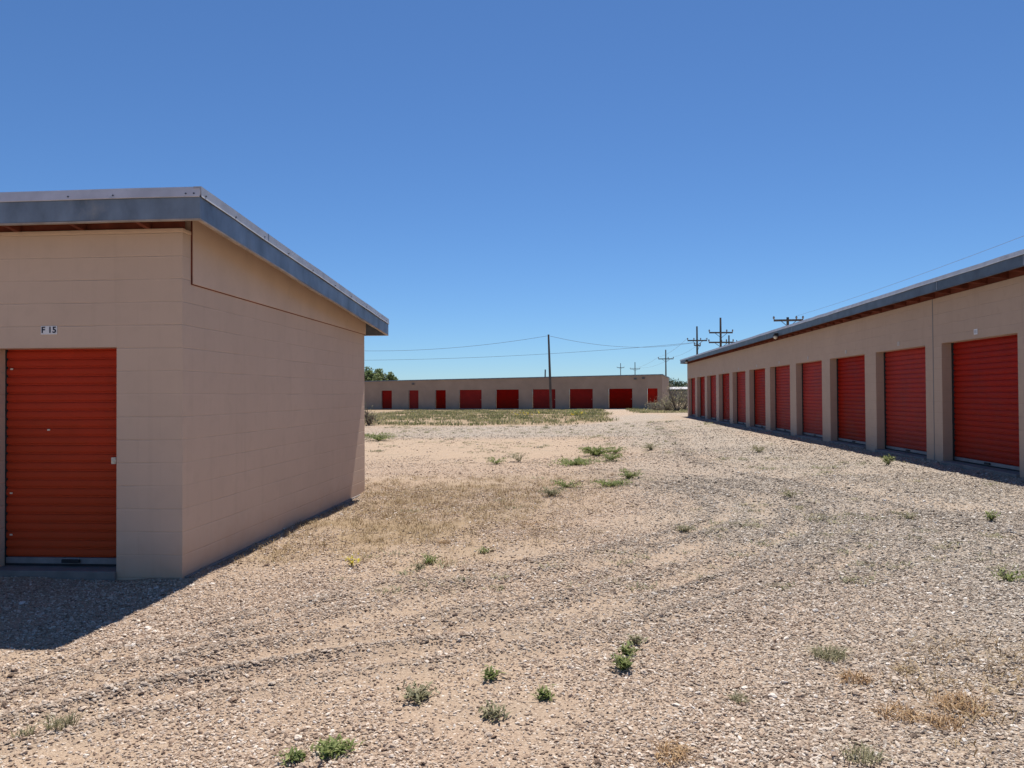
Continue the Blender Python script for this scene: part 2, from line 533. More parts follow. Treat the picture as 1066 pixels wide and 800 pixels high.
# ------------------------------------------------------------------ mesh helpers
class MB:
    def __init__(self):
        self.v, self.f = [], []

    def quad(self, a, b, c, d):
        i = len(self.v)
        self.v += [a, b, c, d]
        self.f.append((i, i + 1, i + 2, i + 3))

    def poly(self, pts):
        i = len(self.v)
        self.v += [tuple(p) for p in pts]
        self.f.append(tuple(range(i, i + len(pts))))

    def hexa(self, p):
        """eight corners: bottom four, top four"""
        i = len(self.v)
        self.v += [tuple(q) for q in p]
        for q in ((0, 3, 2, 1), (4, 5, 6, 7), (0, 1, 5, 4), (1, 2, 6, 5), (2, 3, 7, 6), (3, 0, 4, 7)):
            self.f.append(tuple(i + k for k in q))
        return self

    def box(self, x0, x1, y0, y1, z0, z1, P=None):
        c = [(x0, y0, z0), (x1, y0, z0), (x1, y1, z0), (x0, y1, z0), (x0, y0, z1), (x1, y0, z1), (x1, y1, z1), (x0, y1, z1)]
        self.hexa([P(*q) for q in c] if P else c)
        return self

    def prism(self, prof, n0, n1):
        """profile points mapped by n0(point) and n1(point) at the two ends"""
        i = len(self.v)
        k = len(prof)
        self.v += [tuple(n0(p)) for p in prof] + [tuple(n1(p)) for p in prof]
        for j in range(k):
            a, b = j, (j + 1) % k
            self.f.append((i + a, i + b, i + k + b, i + k + a))
        self.f.append(tuple(i + j for j in reversed(range(k))))
        self.f.append(tuple(i + k + j for j in range(k)))
        return self

    def tube(self, pts, r, n=8, caps=True):
        pts = [np.array(p, float) for p in pts]
        rs = r if hasattr(r, '__len__') else [r] * len(pts)
        base = len(self.v)
        for k, p in enumerate(pts):
            d = pts[min(k + 1, len(pts) - 1)] - pts[max(k - 1, 0)]
            d = d / (np.linalg.norm(d) + 1e-9)
            a = np.cross(d, (0, 0, 1) if abs(d[2]) < .9 else (1, 0, 0))
            a /= np.linalg.norm(a)
            b = np.cross(d, a)
            for j in range(n):
                t = 2 * math.pi * j / n
                self.v.append(tuple(p + rs[k] * (math.cos(t) * a + math.sin(t) * b)))
        for k in range(len(pts) - 1):
            for j in range(n):
                a0, a1 = base + k * n + j, base + k * n + (j + 1) % n
                self.f.append((a0, a1, a1 + n, a0 + n))
        if caps:
            self.f.append(tuple(base + j for j in reversed(range(n))))
            self.f.append(tuple(base + (len(pts) - 1) * n + j for j in range(n)))
        return self

    def build(self, name, mat, parent=None, smooth=False, bevel=0, origin=None, label=None):
        o0 = np.array(origin if origin is not None else root_loc(parent))
        v = np.array(self.v, float) - o0
        me = bpy.data.meshes.new(name)
        me.from_pydata(v.tolist(), [], self.f)
        me.materials.append(mat)
        if smooth:
            me.polygons.foreach_set('use_smooth', [True] * len(me.polygons))
        import bmesh
        bm = bmesh.new()
        bm.from_mesh(me)
        bmesh.ops.recalc_face_normals(bm, faces=bm.faces)
        bm.to_mesh(me)
        bm.free()
        o = bpy.data.objects.new(name, me)
        COL.objects.link(o)
        if parent is not None:
            o.parent = parent
        else:
            o.location = o0
        if bevel:
            b = o.modifiers.new('bevel', 'BEVEL')
            b.width = bevel
            b.segments = 2
            b.limit_method = 'ANGLE'
        if label:
            o['label'] = label
        return o


def root_loc(p):
    if p is None:
        return (0, 0, 0)
    while p.parent is not None:
        p = p.parent
    return tuple(p.location)


def thing(name, label, cat, loc=(0, 0, 0), group=None):
    o = bpy.data.objects.new(name, None)
    o.empty_display_size = .3
    COL.objects.link(o)
    o.location = loc
    o['label'] = label
    o['category'] = cat
    if group:
        o['group'] = group
    return o


def tag(o, label=None, cat=None, group=None, kind=None):
    for k, v in (('label', label), ('category', cat), ('group', group), ('kind', kind)):
        if v:
            o[k] = v
    return o


def np_mesh(name, V, faces_list, mat, tint=None, parent=None, loc=(0, 0, 0)):
    """V (N,3); faces_list: arrays (M,k) of vertex indices"""
    me = bpy.data.meshes.new(name)
    me.vertices.add(len(V))
    me.vertices.foreach_set('co', (np.asarray(V, float) - np.array(loc)).astype(np.float32).ravel())
    tot = np.concatenate([np.full(len(f), f.shape[1]) for f in faces_list])
    idx = np.concatenate([f.ravel() for f in faces_list]).astype(np.int32)
    st = np.concatenate([[0], np.cumsum(tot)[:-1]]).astype(np.int32)
    me.loops.add(len(idx))
    me.loops.foreach_set('vertex_index', idx)
    me.polygons.add(len(tot))
    me.polygons.foreach_set('loop_start', st)
    me.update(calc_edges=True)
    me.validate()
    if tint is not None:
        a = me.attributes.new('tint', 'FLOAT', 'POINT')
        a.data.foreach_set('value', np.asarray(tint, np.float32))
    me.materials.append(mat)
    o = bpy.data.objects.new(name, me)
    COL.objects.link(o)
    if parent is not None:
        o.parent = parent
    else:
        o.location = loc
    return o


def blades(base, h, w, lean, rg, droop=.5, tint=None):
    """tapered bent blades: arrays of base points, heights, widths, lean (horizontal reach / height). Returns V, faces, tint"""
    n = len(base)
    th = rg.random(n) * 2 * np.pi
    d = np.stack([np.cos(th), np.sin(th), np.zeros(n)], 1)
    ph = th + np.pi / 2 + rg.normal(0, .5, n)
    s = np.stack([np.cos(ph), np.sin(ph), np.zeros(n)], 1) * (w / 2)[:, None]
    up = np.array([0, 0, 1.])
    mid = base + d * (lean * h * .35)[:, None] + up * (h * .58)[:, None]
    tip = base + d * (lean * h)[:, None] + up * (h * (1 - droop * lean * .4))[:, None]
    V = np.stack([base - s * .7, base + s * .7, mid + s, mid - s, tip], 1).reshape(-1, 3)
    i = np.arange(n)[:, None] * 5
    q = i + np.array([0, 1, 2, 3])
    t = i + np.array([3, 2, 4])
    tn = rg.random(n) if tint is None else tint
    return V, [q, t], np.repeat(tn, 5)


def join_parts(parts):
    Vs, Q, T, tt, off = [], [], [], [], 0
    for V, (q, t), tn in parts:
        Vs.append(V)
        Q.append(q + off)
        T.append(t + off)
        tt.append(tn)
        off += len(V)
    return np.concatenate(Vs), [np.concatenate(Q), np.concatenate(T)], np.concatenate(tt)


def tuft_points(cx, cy, n, spread, rg, rx=1., ry=1.):
    r = spread * np.sqrt(rg.random(n))
    a = rg.random(n) * 2 * np.pi
    return cx + rx * r * np.cos(a), cy + ry * r * np.sin(a)


# ------------------------------------------------------------------ ground sheet
def axis(lo, hi, step, far_lo, far_hi, ratio=1.09):
    a = list(np.arange(lo, hi + step / 2, step))
    s, x = step, a[-1]
    while x < far_hi:
        s *= ratio
        x += s
        a.append(x)
    s, x, b = step, a[0], []
    while x > far_lo:
        s *= ratio
        x -= s
        b.append(x)
    return np.array(b[::-1] + a)


def make_ground():
    xs = axis(-5.5, 8.5, .06, -4500, 4500, 1.08)
    ys = axis(1.4, 17, .06, -600, 6000, 1.05)
    X, Y = np.meshgrid(xs, ys)
    z, ridge, grey, sand, dry = fields(X, Y)
    V = np.stack([X.ravel(), Y.ravel(), z.ravel()], 1)
    ny, nx = X.shape
    i = (np.arange(ny - 1)[:, None] * nx + np.arange(nx - 1)[None]).ravel()
    Fq = np.stack([i, i + 1, i + nx + 1, i + nx], 1)
    o = np_mesh('ground', V, [Fq], M['ground'])
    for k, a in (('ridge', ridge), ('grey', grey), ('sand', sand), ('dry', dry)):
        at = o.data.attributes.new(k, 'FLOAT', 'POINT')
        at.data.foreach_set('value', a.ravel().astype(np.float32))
    o.data.polygons.foreach_set('use_smooth', np.ones(len(o.data.polygons), bool))
    tag(o, kind='structure')


make_ground()


# ------------------------------------------------------------------ loose stones: one stuff object, geometry nodes
def stone_tree():
    g = bpy.data.node_groups.new('scatter_stones', 'GeometryNodeTree')
    g.interface.new_socket('Geometry', in_out='INPUT', socket_type='NodeSocketGeometry')
    g.interface.new_socket('Geometry', in_out='OUTPUT', socket_type='NodeSocketGeometry')
    N, L = g.nodes, g.links
    gi, go = N.new('NodeGroupInput'), N.new('NodeGroupOutput')
    jn = N.new('GeometryNodeJoinGeometry')
    for k in range(5):
        ico = N.new('GeometryNodeMeshIcoSphere')
        ico.inputs['Radius'].default_value = .5
        ico.inputs['Subdivisions'].default_value = 2
        nz = N.new('ShaderNodeTexNoise')
        nz.noise_dimensions = '4D'
        nz.inputs['W'].default_value = 3.7 * k + .4
        nz.inputs['Scale'].default_value = 1.7
        nz.inputs['Detail'].default_value = 1
        sub = N.new('ShaderNodeVectorMath')
        sub.operation = 'SUBTRACT'
        sub.inputs[1].default_value = (.5, .5, .5)
        L.new(nz.outputs['Color'], sub.inputs[0])
        sc = N.new('ShaderNodeVectorMath')
        sc.operation = 'SCALE'
        sc.inputs['Scale'].default_value = .9
        L.new(sub.outputs[0], sc.inputs[0])
        sp = N.new('GeometryNodeSetPosition')
        L.new(ico.outputs['Mesh'], sp.inputs['Geometry'])
        L.new(sc.outputs[0], sp.inputs['Offset'])
        tr = N.new('GeometryNodeTransform')
        tr.inputs['Scale'].default_value = ((1.15, .8, .42), (1, .9, .5), (1.3, .75, .36), (1, .85, .58), (1.1, .95, .4))[k]
        L.new(sp.outputs[0], tr.inputs['Geometry'])
        sm = N.new('GeometryNodeSetMaterial')
        sm.inputs['Material'].default_value = M['stone']
        L.new(tr.outputs[0], sm.inputs['Geometry'])
        ti = N.new('GeometryNodeGeometryToInstance')
        L.new(sm.outputs[0], ti.inputs[0])
        L.new(ti.outputs[0], jn.inputs[0])
    ip = N.new('GeometryNodeInstanceOnPoints')
    ip.inputs['Pick Instance'].default_value = True
    L.new(gi.outputs[0], ip.inputs['Points'])
    L.new(jn.outputs[0], ip.inputs['Instance'])
    for attr, dt, sock in (('pick', 'INT', 'Instance Index'), ('rot', 'FLOAT_VECTOR', 'Rotation'), ('siz', 'FLOAT_VECTOR', 'Scale')):
        na = N.new('GeometryNodeInputNamedAttribute')
        na.data_type = dt
        na.inputs['Name'].default_value = attr
        src = na.outputs['Attribute']
        if attr == 'rot':
            er = N.new('FunctionNodeEulerToRotation')
            L.new(src, er.inputs[0])
            src = er.outputs[0]
        L.new(src, ip.inputs[sock])
    L.new(ip.outputs[0], go.inputs[0])
    return g


def scatter_stones():
    rg = np.random.default_rng(21)
    P = []
    # visible ground only, denser near: sample depth bands
    for y0, y1, per in ((1.3, 2.7, 4500), (2.7, 4.5, 9800), (4.5, 6.5, 6400), (6.5, 9, 3500), (9, 13, 1400), (13, 20, 400), (20, 30, 130), (30, 39, 60)):
        xw0, xw1 = -.80 * y1 - 3.2, .66 * y1 + 3.2
        n = int((xw1 - xw0) * (y1 - y0) * per)
        x = rg.uniform(xw0, xw1, n)
        y = rg.uniform(y0, y1, n)
        out = np.maximum(-.80 * y - .4 - x, x - .66 * y - .4)      # metres outside the view: thinning out, no edge
        k = rg.random(n) > sst(.2, 2.8, out)
        k &= ~((x < -3.43) & (y > 6.45) & (y < 12.5)) & (x < 6.7)
        P.append(np.stack([x[k], y[k]], 1))
    P = np.concatenate(P)
    z, ridge, grey, sand, dry = fields(P[:, 0], P[:, 1])
    patch = fbm(P[:, 0] + 9, P[:, 1], 1.6)
    dens = .70 + .28 * grey + .40 * ridge - .60 * sand + 1.2 * (patch - .5) - .12 * dry
    k = rg.random(len(P)) < np.clip(dens, .07, 1)
    P, z, ridge, grey, patch, y = P[k], z[k], ridge[k], grey[k], patch[k], P[k, 1]
    n = len(P)
    s = np.exp(rg.normal(math.log(.0117), .38, n)) * (1 + .32 * ridge) * (.85 + .3 * patch)
    s = np.clip(s, .006, .045) * (1 + .045 * np.clip(y - 5, 0, 20))
    me = bpy.data.meshes.new('gravel')
    me.vertices.add(n)
    co = np.stack([P[:, 0], P[:, 1], z + s * .12], 1)
    me.vertices.foreach_set('co', co.astype(np.float32).ravel())
    a = me.attributes.new('pick', 'INT', 'POINT')
    a.data.foreach_set('value', rg.integers(0, 5, n).astype(np.int32))
    a = me.attributes.new('rot', 'FLOAT_VECTOR', 'POINT')
    rot = np.stack([rg.normal(0, .28, n), rg.normal(0, .28, n), rg.random(n) * 6.283], 1)
    a.data.foreach_set('vector', rot.astype(np.float32).ravel())
    a = me.attributes.new('siz', 'FLOAT_VECTOR', 'POINT')
    sv = np.stack([s, s * rg.uniform(.8, 1.1, n), s * rg.uniform(.8, 1.2, n)], 1)
    a.data.foreach_set('vector', sv.astype(np.float32).ravel())
    a = me.attributes.new('greyness', 'FLOAT', 'POINT')
    a.data.foreach_set('value', np.clip(grey + .25 * ridge + rg.normal(0, .2, n), 0, 1).astype(np.float32))
    a = me.attributes.new('ridge_shade', 'FLOAT', 'POINT')       # darker tint on ridge stones stands in for shadows of the rougher gravel
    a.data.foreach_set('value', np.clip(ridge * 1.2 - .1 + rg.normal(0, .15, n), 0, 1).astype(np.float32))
    o = bpy.data.objects.new('gravel', me)
    COL.objects.link(o)
    md = o.modifiers.new('scatter', 'NODES')
    md.node_group = stone_tree()
    tag(o, 'loose tan and grey stones strewn over the yard', 'gravel', kind='stuff')
    print('stones', n)


scatter_stones()


# ------------------------------------------------------------------ building pieces
def wall_cells(mb, us, zs, filled, P, w0, w1):
    """a wall of thickness w0..w1 (w0 = outer face); us, zs break lines; filled(i,j) tells which cells are solid"""
    nu, nz = len(us) - 1, len(zs) - 1
    ok = lambda i, j: 0 <= i < nu and 0 <= j < nz and filled(i, j)
    for i in range(nu):
        for j in range(nz):
            if not ok(i, j):
                continue
            u0, u1, z0, z1 = us[i], us[i + 1], zs[j], zs[j + 1]
            mb.quad(P(u0, w0, z0), P(u1, w0, z0), P(u1, w0, z1), P(u0, w0, z1))
            mb.quad(P(u1, w1, z0), P(u0, w1, z0), P(u0, w1, z1), P(u1, w1, z1))
            if not ok(i - 1, j):
                mb.quad(P(u0, w1, z0), P(u0, w0, z0), P(u0, w0, z1), P(u0, w1, z1))
            if not ok(i + 1, j):
                mb.quad(P(u1, w0, z0), P(u1, w1, z0), P(u1, w1, z1), P(u1, w0, z1))
            if not ok(i, j + 1):
                mb.quad(P(u0, w0, z1), P(u1, w0, z1), P(u1, w1, z1), P(u0, w1, z1))
            if not ok(i, j - 1):
                mb.quad(P(u0, w1, z0), P(u1, w1, z0), P(u1, w0, z0), P(u0, w0, z0))


def weld_build(mb, name, mat, parent, **kw):
    o = mb.build(name, mat, parent, **kw)
    import bmesh
    bm = bmesh.new()
    bm.from_mesh(o.data)
    bmesh.ops.remove_doubles(bm, verts=bm.verts, dist=.0004)
    bmesh.ops.recalc_face_normals(bm, faces=bm.faces)
    bm.to_mesh(o.data)
    bm.free()
    return o


def rib_curtain(mb, P, u0, u1, z0, z1, w, per, depth=.017):
    """rolled steel curtain: convex slats with narrow grooves; w = outer plane, going inwards is +w"""
    prof = []
    z = z0
    shape = ((0, 1.), (.09, 1.), (.13, .35), (.2, .1), (.38, 0.), (.62, .04), (.8, .22), (.89, .5), (.93, 1.))
    while z < z1:
        for a, b in shape:
            zz = z + a * per
            if zz < z1:
                prof.append((w + depth * b, zz))
        z += per
    prof.append((w + depth, z1))
    base = len(mb.v)
    for ww, zz in prof:
        mb.v += [P(u0, ww, zz), P(u1, ww, zz)]
    for k in range(len(prof) - 1):
        a = base + 2 * k
        mb.f.append((a, a + 1, a + 3, a + 2))
    # back sheet gives it a thickness
    mb.quad(P(u0, w + depth + .01, z0), P(u1, w + depth + .01, z0), P(u1, w + depth + .01, z1), P(u0, w + depth + .01, z1))


def roll_door(parent, P, u0, u1, z0, z1, w, per, mat, latch_u=None, latch_z=1., handle=True, spots=()):
    mb = MB()
    rib_curtain(mb, P, u0, u1, z0 + .064, z1, w, per)
    d = mb.build('roll_up_door', mat, parent)
    MB().box(u0 + .004, u1 - .004, w - .012, w + .022, z0 + .006, z0 + .062, P).build('bottom_rail', M['alu'], d, bevel=.004)
    if handle:
        um = (u0 + u1) / 2 + .06
        h = MB()
        h.box(um - .085, um + .085, w - .035, w - .0135, z0 + .018, z0 + .05, P)
        h.build('handle', M['dark'], d, bevel=.006)
    MB().box(u0 + .005, u1 - .005, w - .004, w + .018, z0 - .012, z0 + .0045, P).build('bottom_seal', M['dark'], d)
    if latch_u is not None:
        l = MB()
        l.box(latch_u - .022, latch_u + .022, w - .028, w - .001, latch_z - .03, latch_z + .03, P)
        l.box(latch_u - .008, latch_u + .03, w - .036, w - .0285, latch_z - .010, latch_z + .012, P)
        l.build('latch', M['cream'], d, bevel=.004)
    for su, sz in spots:
        MB().box(su - .012, su + .012, w - .005, w + .004, sz - .007, sz + .007, P).build('rivet', M['cream'], d)
    return d


def text_part(name, s, size, mat, parent, P, u, w, z, rot):
    cu = bpy.data.curves.new(name, 'FONT')
    cu.body = s
    cu.size = size
    cu.align_x = 'CENTER'
    cu.align_y = 'CENTER'
    cu.extrude = .0008
    cu.offset = size * .028
    cu.space_character = 1.08
    cu.materials.append(mat)
    tmp = bpy.data.objects.new('lettering_curve', cu)
    COL.objects.link(tmp)
    me = bpy.data.meshes.new_from_object(tmp.evaluated_get(bpy.context.evaluated_depsgraph_get()))
    bpy.data.objects.remove(tmp)
    bpy.data.curves.remove(cu)
    o = bpy.data.objects.new(name, me)
    if not me.materials:
        me.materials.append(mat)
    COL.objects.link(o)
    o.parent = parent
    o.location = np.array(P(u, w, z)) - np.array(root_loc(parent))
    o.rotation_euler = rot
    return o


PI = math.pi

# ------------------------------------------------------------------ left building
XL, Y0, Y1 = -3.4155, 6.5031, 12.4611
XE = -11.6                                             # far end, outside the picture
left = thing('storage_building', 'beige block storage unit close by on the left with one door marked F 15', 'building', (XL, Y0, 0), 'storage unit buildings')


def PL(u, w, z):           # front wall: u = world x, w = depth from the front
    return (u, Y0 + w, z)


def roof_top(y):
    return 3.364 - .0697 * (y - 6.2)


du0, du1, dz = -5.195, -4.021, 2.04
mb = MB()
wall_cells(mb, [XE, du0, du1, XL], [-.25, dz, 3.055], lambda i, j: not (i == 1 and j == 0), PL, 0, .2)
# side and rear walls, butted against the front wall
PS = lambda u, w, z: (XL - w, u, z)
wall_cells(mb, [Y0 + .2, Y1], [-.25, 2.66], lambda i, j: True, PS, 0, .2)
wall_cells(mb, [XE, XL - .2], [-.25, 2.66], lambda i, j: True, lambda u, w, z: (u, Y1 - w, z), 0, .2)
wall_cells(mb, [Y0 + .2, Y1 - .2], [-.25, 2.66], lambda i, j: True, lambda u, w, z: (XE + w, u, z), 0, .2)
weld_build(mb, 'wall', M['wall_l'], left)
MB().box(XE, XL + .006, Y0 - .006, Y0 + .15, 3.0555, 3.088).build('wall_cap', M['cap'], left, bevel=.006)

ft = MB()
ft.box(XL + .0005, XL + .028, Y0 + .03, Y1 - .02, -.28, .012)
ft.build('footing', M['concrete'], left, bevel=.008)

# triangular infill panel above the side wall, slightly proud
ya, yb = Y0 + .16, Y1 + .035
prof = [(ya, 2.615), (yb, 2.615), (yb, roof_top(yb) - .075), (ya, roof_top(ya) - .075)]
MB().prism(prof, lambda p: (XL + .018, *p), lambda p: (XL - .1, *p)).build('gable_panel', M['panel'], left, bevel=.003)

jl = MB()  # dark strips stand in for the shadow line in the gap at the panel edge
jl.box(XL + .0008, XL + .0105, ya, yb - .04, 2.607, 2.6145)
jl.build('panel_gap_shade', M['redwood'], left)
MB().box(XL + .0008, XL + .0105, ya - .011, ya - .0006, 2.607, roof_top(ya) - .08).build('panel_gap_shade', M['redwood'], left)

# roof: deck, rafters, blocking, fascia, drip trim, screws
XF, YF, YB = -3.098, 6.19, 12.83
deck = MB()
deck.hexa([(XE - .2, YF + .03, roof_top(YF) - .075), (XF - .03, YF + .03, roof_top(YF) - .075), (XF - .03, YB - .03, roof_top(YB) - .075), (XE - .2, YB - .03, roof_top(YB) - .075),
           (XE - .2, YF + .03, roof_top(YF) - .03), (XF - .03, YF + .03, roof_top(YF) - .03), (XF - .03, YB - .03, roof_top(YB) - .03), (XE - .2, YB - .03, roof_top(YB) - .03)])
roofl = deck.build('roof', M['redwood'], left)
sheet = MB()
sheet.hexa([(XE - .2, YF + .035, roof_top(YF) - .027), (XF - .035, YF + .035, roof_top(YF) - .027), (XF - .035, YB - .035, roof_top(YB) - .027), (XE - .2, YB - .035, roof_top(YB) - .027),
            (XE - .2, YF + .035, roof_top(YF) - .015), (XF - .035, YF + .035, roof_top(YF) - .015), (XF - .035, YB - .035, roof_top(YB) - .015), (XE - .2, YB - .035, roof_top(YB) - .015)])
sheet.build('roof_sheet', M['galv'], roofl)
xr = XL - .02 - .30
for k in range(8):
    x = xr - .61 * k
    r = MB()
    zt = lambda y: roof_top(y) - .077
    r.prism([(YF + .035, zt(YF) - .165), (Y0 - .01, zt(Y0) - .178), (YB - .04, zt(YB) - .17), (YB - .04, zt(YB)), (YF + .035, zt(YF))],
            lambda p: (x - .021, *p), lambda p: (x + .021, *p))
    r.build('rafter', M['redwood'], roofl)
    bk = MB()
    bk.box(x - .588, x - .022, Y0 + .03, Y0 + .07, 3.089, roof_top(Y0 + .05) - .079)
    bk.build('blocking', M['redwood'], roofl)
bk = MB()
bk.box(xr + .022, XL - .012, Y0 + .03, Y0 + .07, 3.089, roof_top(Y0 + .05) - .079)
bk.build('blocking', M['redwood'], roofl)

fh = .185                                              # height of the galvanised lower band
tz = .085


_wr = np.random.default_rng(44)


def fascia(p0, p1, out, roofp, zt0, zt1, lower, upper, lip, fh, tz, tilt=.02, e0=0., e1=0., t0=0., t1=0.):
    """one run of roof edge between two plan points with top heights zt0, zt1; out = outward unit vector; e/t shorten the board/trim ends"""
    o = np.array(out, float)
    a, b = np.array(p0, float), np.array(p1, float)
    L = np.linalg.norm(b - a)
    d = (b - a) / L
    sl = (zt1 - zt0) / L

    def run(prof, s0, s1):
        m = MB()
        ns = max(2, int(L / .55))
        k = len(prof)
        for j, t in enumerate(np.linspace(s0, L - s1, ns)):
            jo, jz = (_wr.normal(0, .0022), _wr.normal(0, .0026)) if 0 < j < ns - 1 else (0, 0)
            for q in prof:
                p = a + d * t + o * (q[0] + jo)
                m.v.append((float(p[0]), float(p[1]), float(zt0 + sl * t + q[1] + jz)))
        for j in range(ns - 1):
            for i in range(k):
                i2 = (i + 1) % k
                m.f.append((j * k + i, j * k + i2, (j + 1) * k + i2, (j + 1) * k + i))
        m.f.append(tuple(reversed(range(k))))
        m.f.append(tuple((ns - 1) * k + i for i in range(k)))
        return m
    tot = tz + fh
    run([(-.028, -tz - .002), (-.028, -tot), (0, -tot), (0, -tz - .002)], e0, e1).build('fascia', lower, roofp, bevel=.002)
    run([(-.034, -tot - .014), (.004, -tot - .014), (.004, -tot - .001), (-.034, -tot - .001)], e0, e1).build('fascia_edge', lip, roofp)
    run([(-.06, -.0), (.012 - tilt, .0), (.012, -tz + .008), (.016, -tz - .004), (.011, -tz - .007), (.001, -tz + .010), (-.001 - tilt, -.012), (-.06, -.012)], t0, t1).build('drip_trim', upper, roofp)


def screws(p0, p1, out, zt0, zt1, ts, roofp, tz, tilt):
    a, b, o = np.array(p0), np.array(p1), np.array(out)
    for t in ts:
        c = a + (b - a) * t
        z = zt0 + (zt1 - zt0) * t - tz * .72
        off = .012 - tilt * .31
        q0 = (*(c + o * (off - .010)), z)
        q1 = (*(c + o * (off + .008)), z)
        MB().tube([q0, q1], .0075, 8).build('screw', M['screw'], roofp)


fascia((XE - .2, YF), (XF, YF), (0, -1), roofl, roof_top(YF), roof_top(YF), M['galv_dark'], M['galv'], M['lip'], fh, tz, tilt=.026)
fascia((XF, YF), (XF, YB), (1, 0), roofl, roof_top(YF), roof_top(YB), M['galv_dark'], M['galv_side'], M['lip'], fh, tz, tilt=.004, e0=.0285, e1=.0285, t0=.004, t1=.0)
fascia((XF, YB), (XE - .2, YB), (0, 1), roofl, roof_top(YB), roof_top(YB), M['galv_dark'], M['galv_side'], M['lip'], fh, tz, tilt=.01)
screws((XE - .2, YF), (XF, YF), (0, -1), roof_top(YF), roof_top(YF), [1 - v / (XF - XE + .2) for v in (.05, .12, .76, 1.16, 1.98, 2.5)], roofl, tz, .026)
screws((XF, YF), (XF, YB), (1, 0), roof_top(YF), roof_top(YB), [.012, .1, .2, .3, .42, .55, .66, .78, .9, .97], roofl, tz, .004)
# overlap joint of the drip trim on the long edge
jy = 7.62
MB().box(XF + .0125, XF + .0145, jy - .006, jy + .008, roof_top(jy) - tz + .008, roof_top(jy) - .002).build('trim_joint', M['galv_dark'], roofl)

# slab, door, plate
MB().box(du0 - .35, du1 + .004, Y0 - .035, Y0 - .0005, -.25, .06).build('threshold', M['concrete'], left, bevel=.008)
MB().box(du0 + .002, du1 - .002, Y0 + .0005, Y0 + .5, -.2, .058).build('floor_slab', M['concrete'], left)
roll_door(left, PL, du0 + .012, du1 - .006, .075, dz + .03, .17, .0788, M['door_l'], latch_u=du1 - .118, latch_z=1.02,
          spots=((du0 + .06, 1.86), (du0 + .06, .72), (du0 + .06, .34), (du1 - .03, 1.62), (du0 + .42, 1.3)))
MB().box(du0 + .001, du0 + .011, Y0 + .165, Y0 + .198, .06, dz - .001).build('door_track', M['dark'], left)
pl = MB().box(-4.727, -4.575, Y0 - .006, Y0 - .0012, 2.160, 2.236).build('number_plate', M['white'], left)
text_part('lettering', 'F 15', .076, M['ink'], pl, PL, -4.651, -.0075, 2.198, (PI / 2, 0, 0))

# ------------------------------------------------------------------ right building
XR, YJ, YE = 6.7785, 14.9362, 45.4808
RB, RT, RZ = .30, 2.498, 3.345
PIT = 3.048
YN = YJ - 2 * PIT                                       # near end, outside the picture
XD = XR + 7.2
right = thing('storage_building', 'long row of eleven red roll-up doors between beige piers on the right', 'building', (XR, YJ, 0), 'storage unit buildings')


def PR(u, w, z):
    return (XR + w, u, z)


opens = [(YJ - .33 - 2.40 + PIT * k, YJ - .33 + PIT * k) for k in range(-1, 11)]
us = [YN - .6]
for a, b in opens:
    us += [a, b]
us += [YE]
mb = MB()
wall_cells(mb, us, [.0, RT, RZ], lambda i, j: j == 1 or i % 2 == 0, PR, 0, .2)
wall_cells(mb, [XR + .2, XD], [.0, 3.3], lambda i, j: True, lambda u, w, z: (u, YE - w, z), 0, .2)
wall_cells(mb, [XR + .2, XD], [.0, 3.3], lambda i, j: True, lambda u, w, z: (u, YN - .6 + w, z), 0, .2)
wall_cells(mb, [YN - .4, YE - .2], [.0, 2.8], lambda i, j: True, lambda u, w, z: (XD - w, u, z), 0, .2)
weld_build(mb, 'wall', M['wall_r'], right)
MB().box(XR - .004, XR + .01, YJ - .013, YJ + .013, .05, RZ - .002).build('control_joint', M['far_board'], right)
ROH = .35
XO = XR - ROH
RTOP = 3.625


def rtop(x):
    return RTOP - .055 * (x - XO)


YRE = YE + .33
dk = MB()
dk.hexa([(XO + .03, YN - .8, rtop(XO) - .075), (XD + .3, YN - .8, rtop(XD) - .075), (XD + .3, YRE - .03, rtop(XD) - .075), (XO + .03, YRE - .03, rtop(XO) - .075),
         (XO + .03, YN - .8, rtop(XO) - .03), (XD + .3, YN - .8, rtop(XD) - .03), (XD + .3, YRE - .03, rtop(XD) - .03), (XO + .03, YRE - .03, rtop(XO) - .03)])
roofr = dk.build('roof', M['redwood'], right)
sh = MB()
sh.hexa([(XO + .035, YN - .8, rtop(XO) - .027), (XD + .3, YN - .8, rtop(XD) - .027), (XD + .3, YRE - .035, rtop(XD) - .027), (XO + .035, YRE - .035, rtop(XO) - .027),
         (XO + .035, YN - .8, rtop(XO) - .015), (XD + .3, YN - .8, rtop(XD) - .015), (XD + .3, YRE - .035, rtop(XD) - .015), (XO + .035, YRE - .035, rtop(XO) - .015)])
sh.build('roof_sheet', M['galv'], roofr)
y = YN
while y < YE:
    r = MB()
    r.prism([(XO + .035, rtop(XO) - .225), (XR + .8, rtop(XR + .8) - .24), (XR + .8, rtop(XR + .8) - .077), (XO + .035, rtop(XO) - .077)],
            lambda p: (p[0], y - .02, p[1]), lambda p: (p[0], y + .02, p[1]))
    r.build('rafter', M['redwood'], roofr)
    y += .61
MB().box(XR + .03, XR + .07, YN - .5, YE - .01, RZ + .001, rtop(XR) - .08).build('blocking', M['redwood'], roofr)
fascia((XO, YRE), (XO, YN - .8), (-1, 0), roofr, RTOP, RTOP, M['slate'], M['galv_side'], M['slate'], .155, .07, tilt=.012)
fascia((XD + .3, YRE), (XO, YRE), (0, 1), roofr, rtop(XD + .3), RTOP, M['slate'], M['galv_side'], M['lip'], .155, .07, tilt=.01, e1=.0285, t1=-.0175)
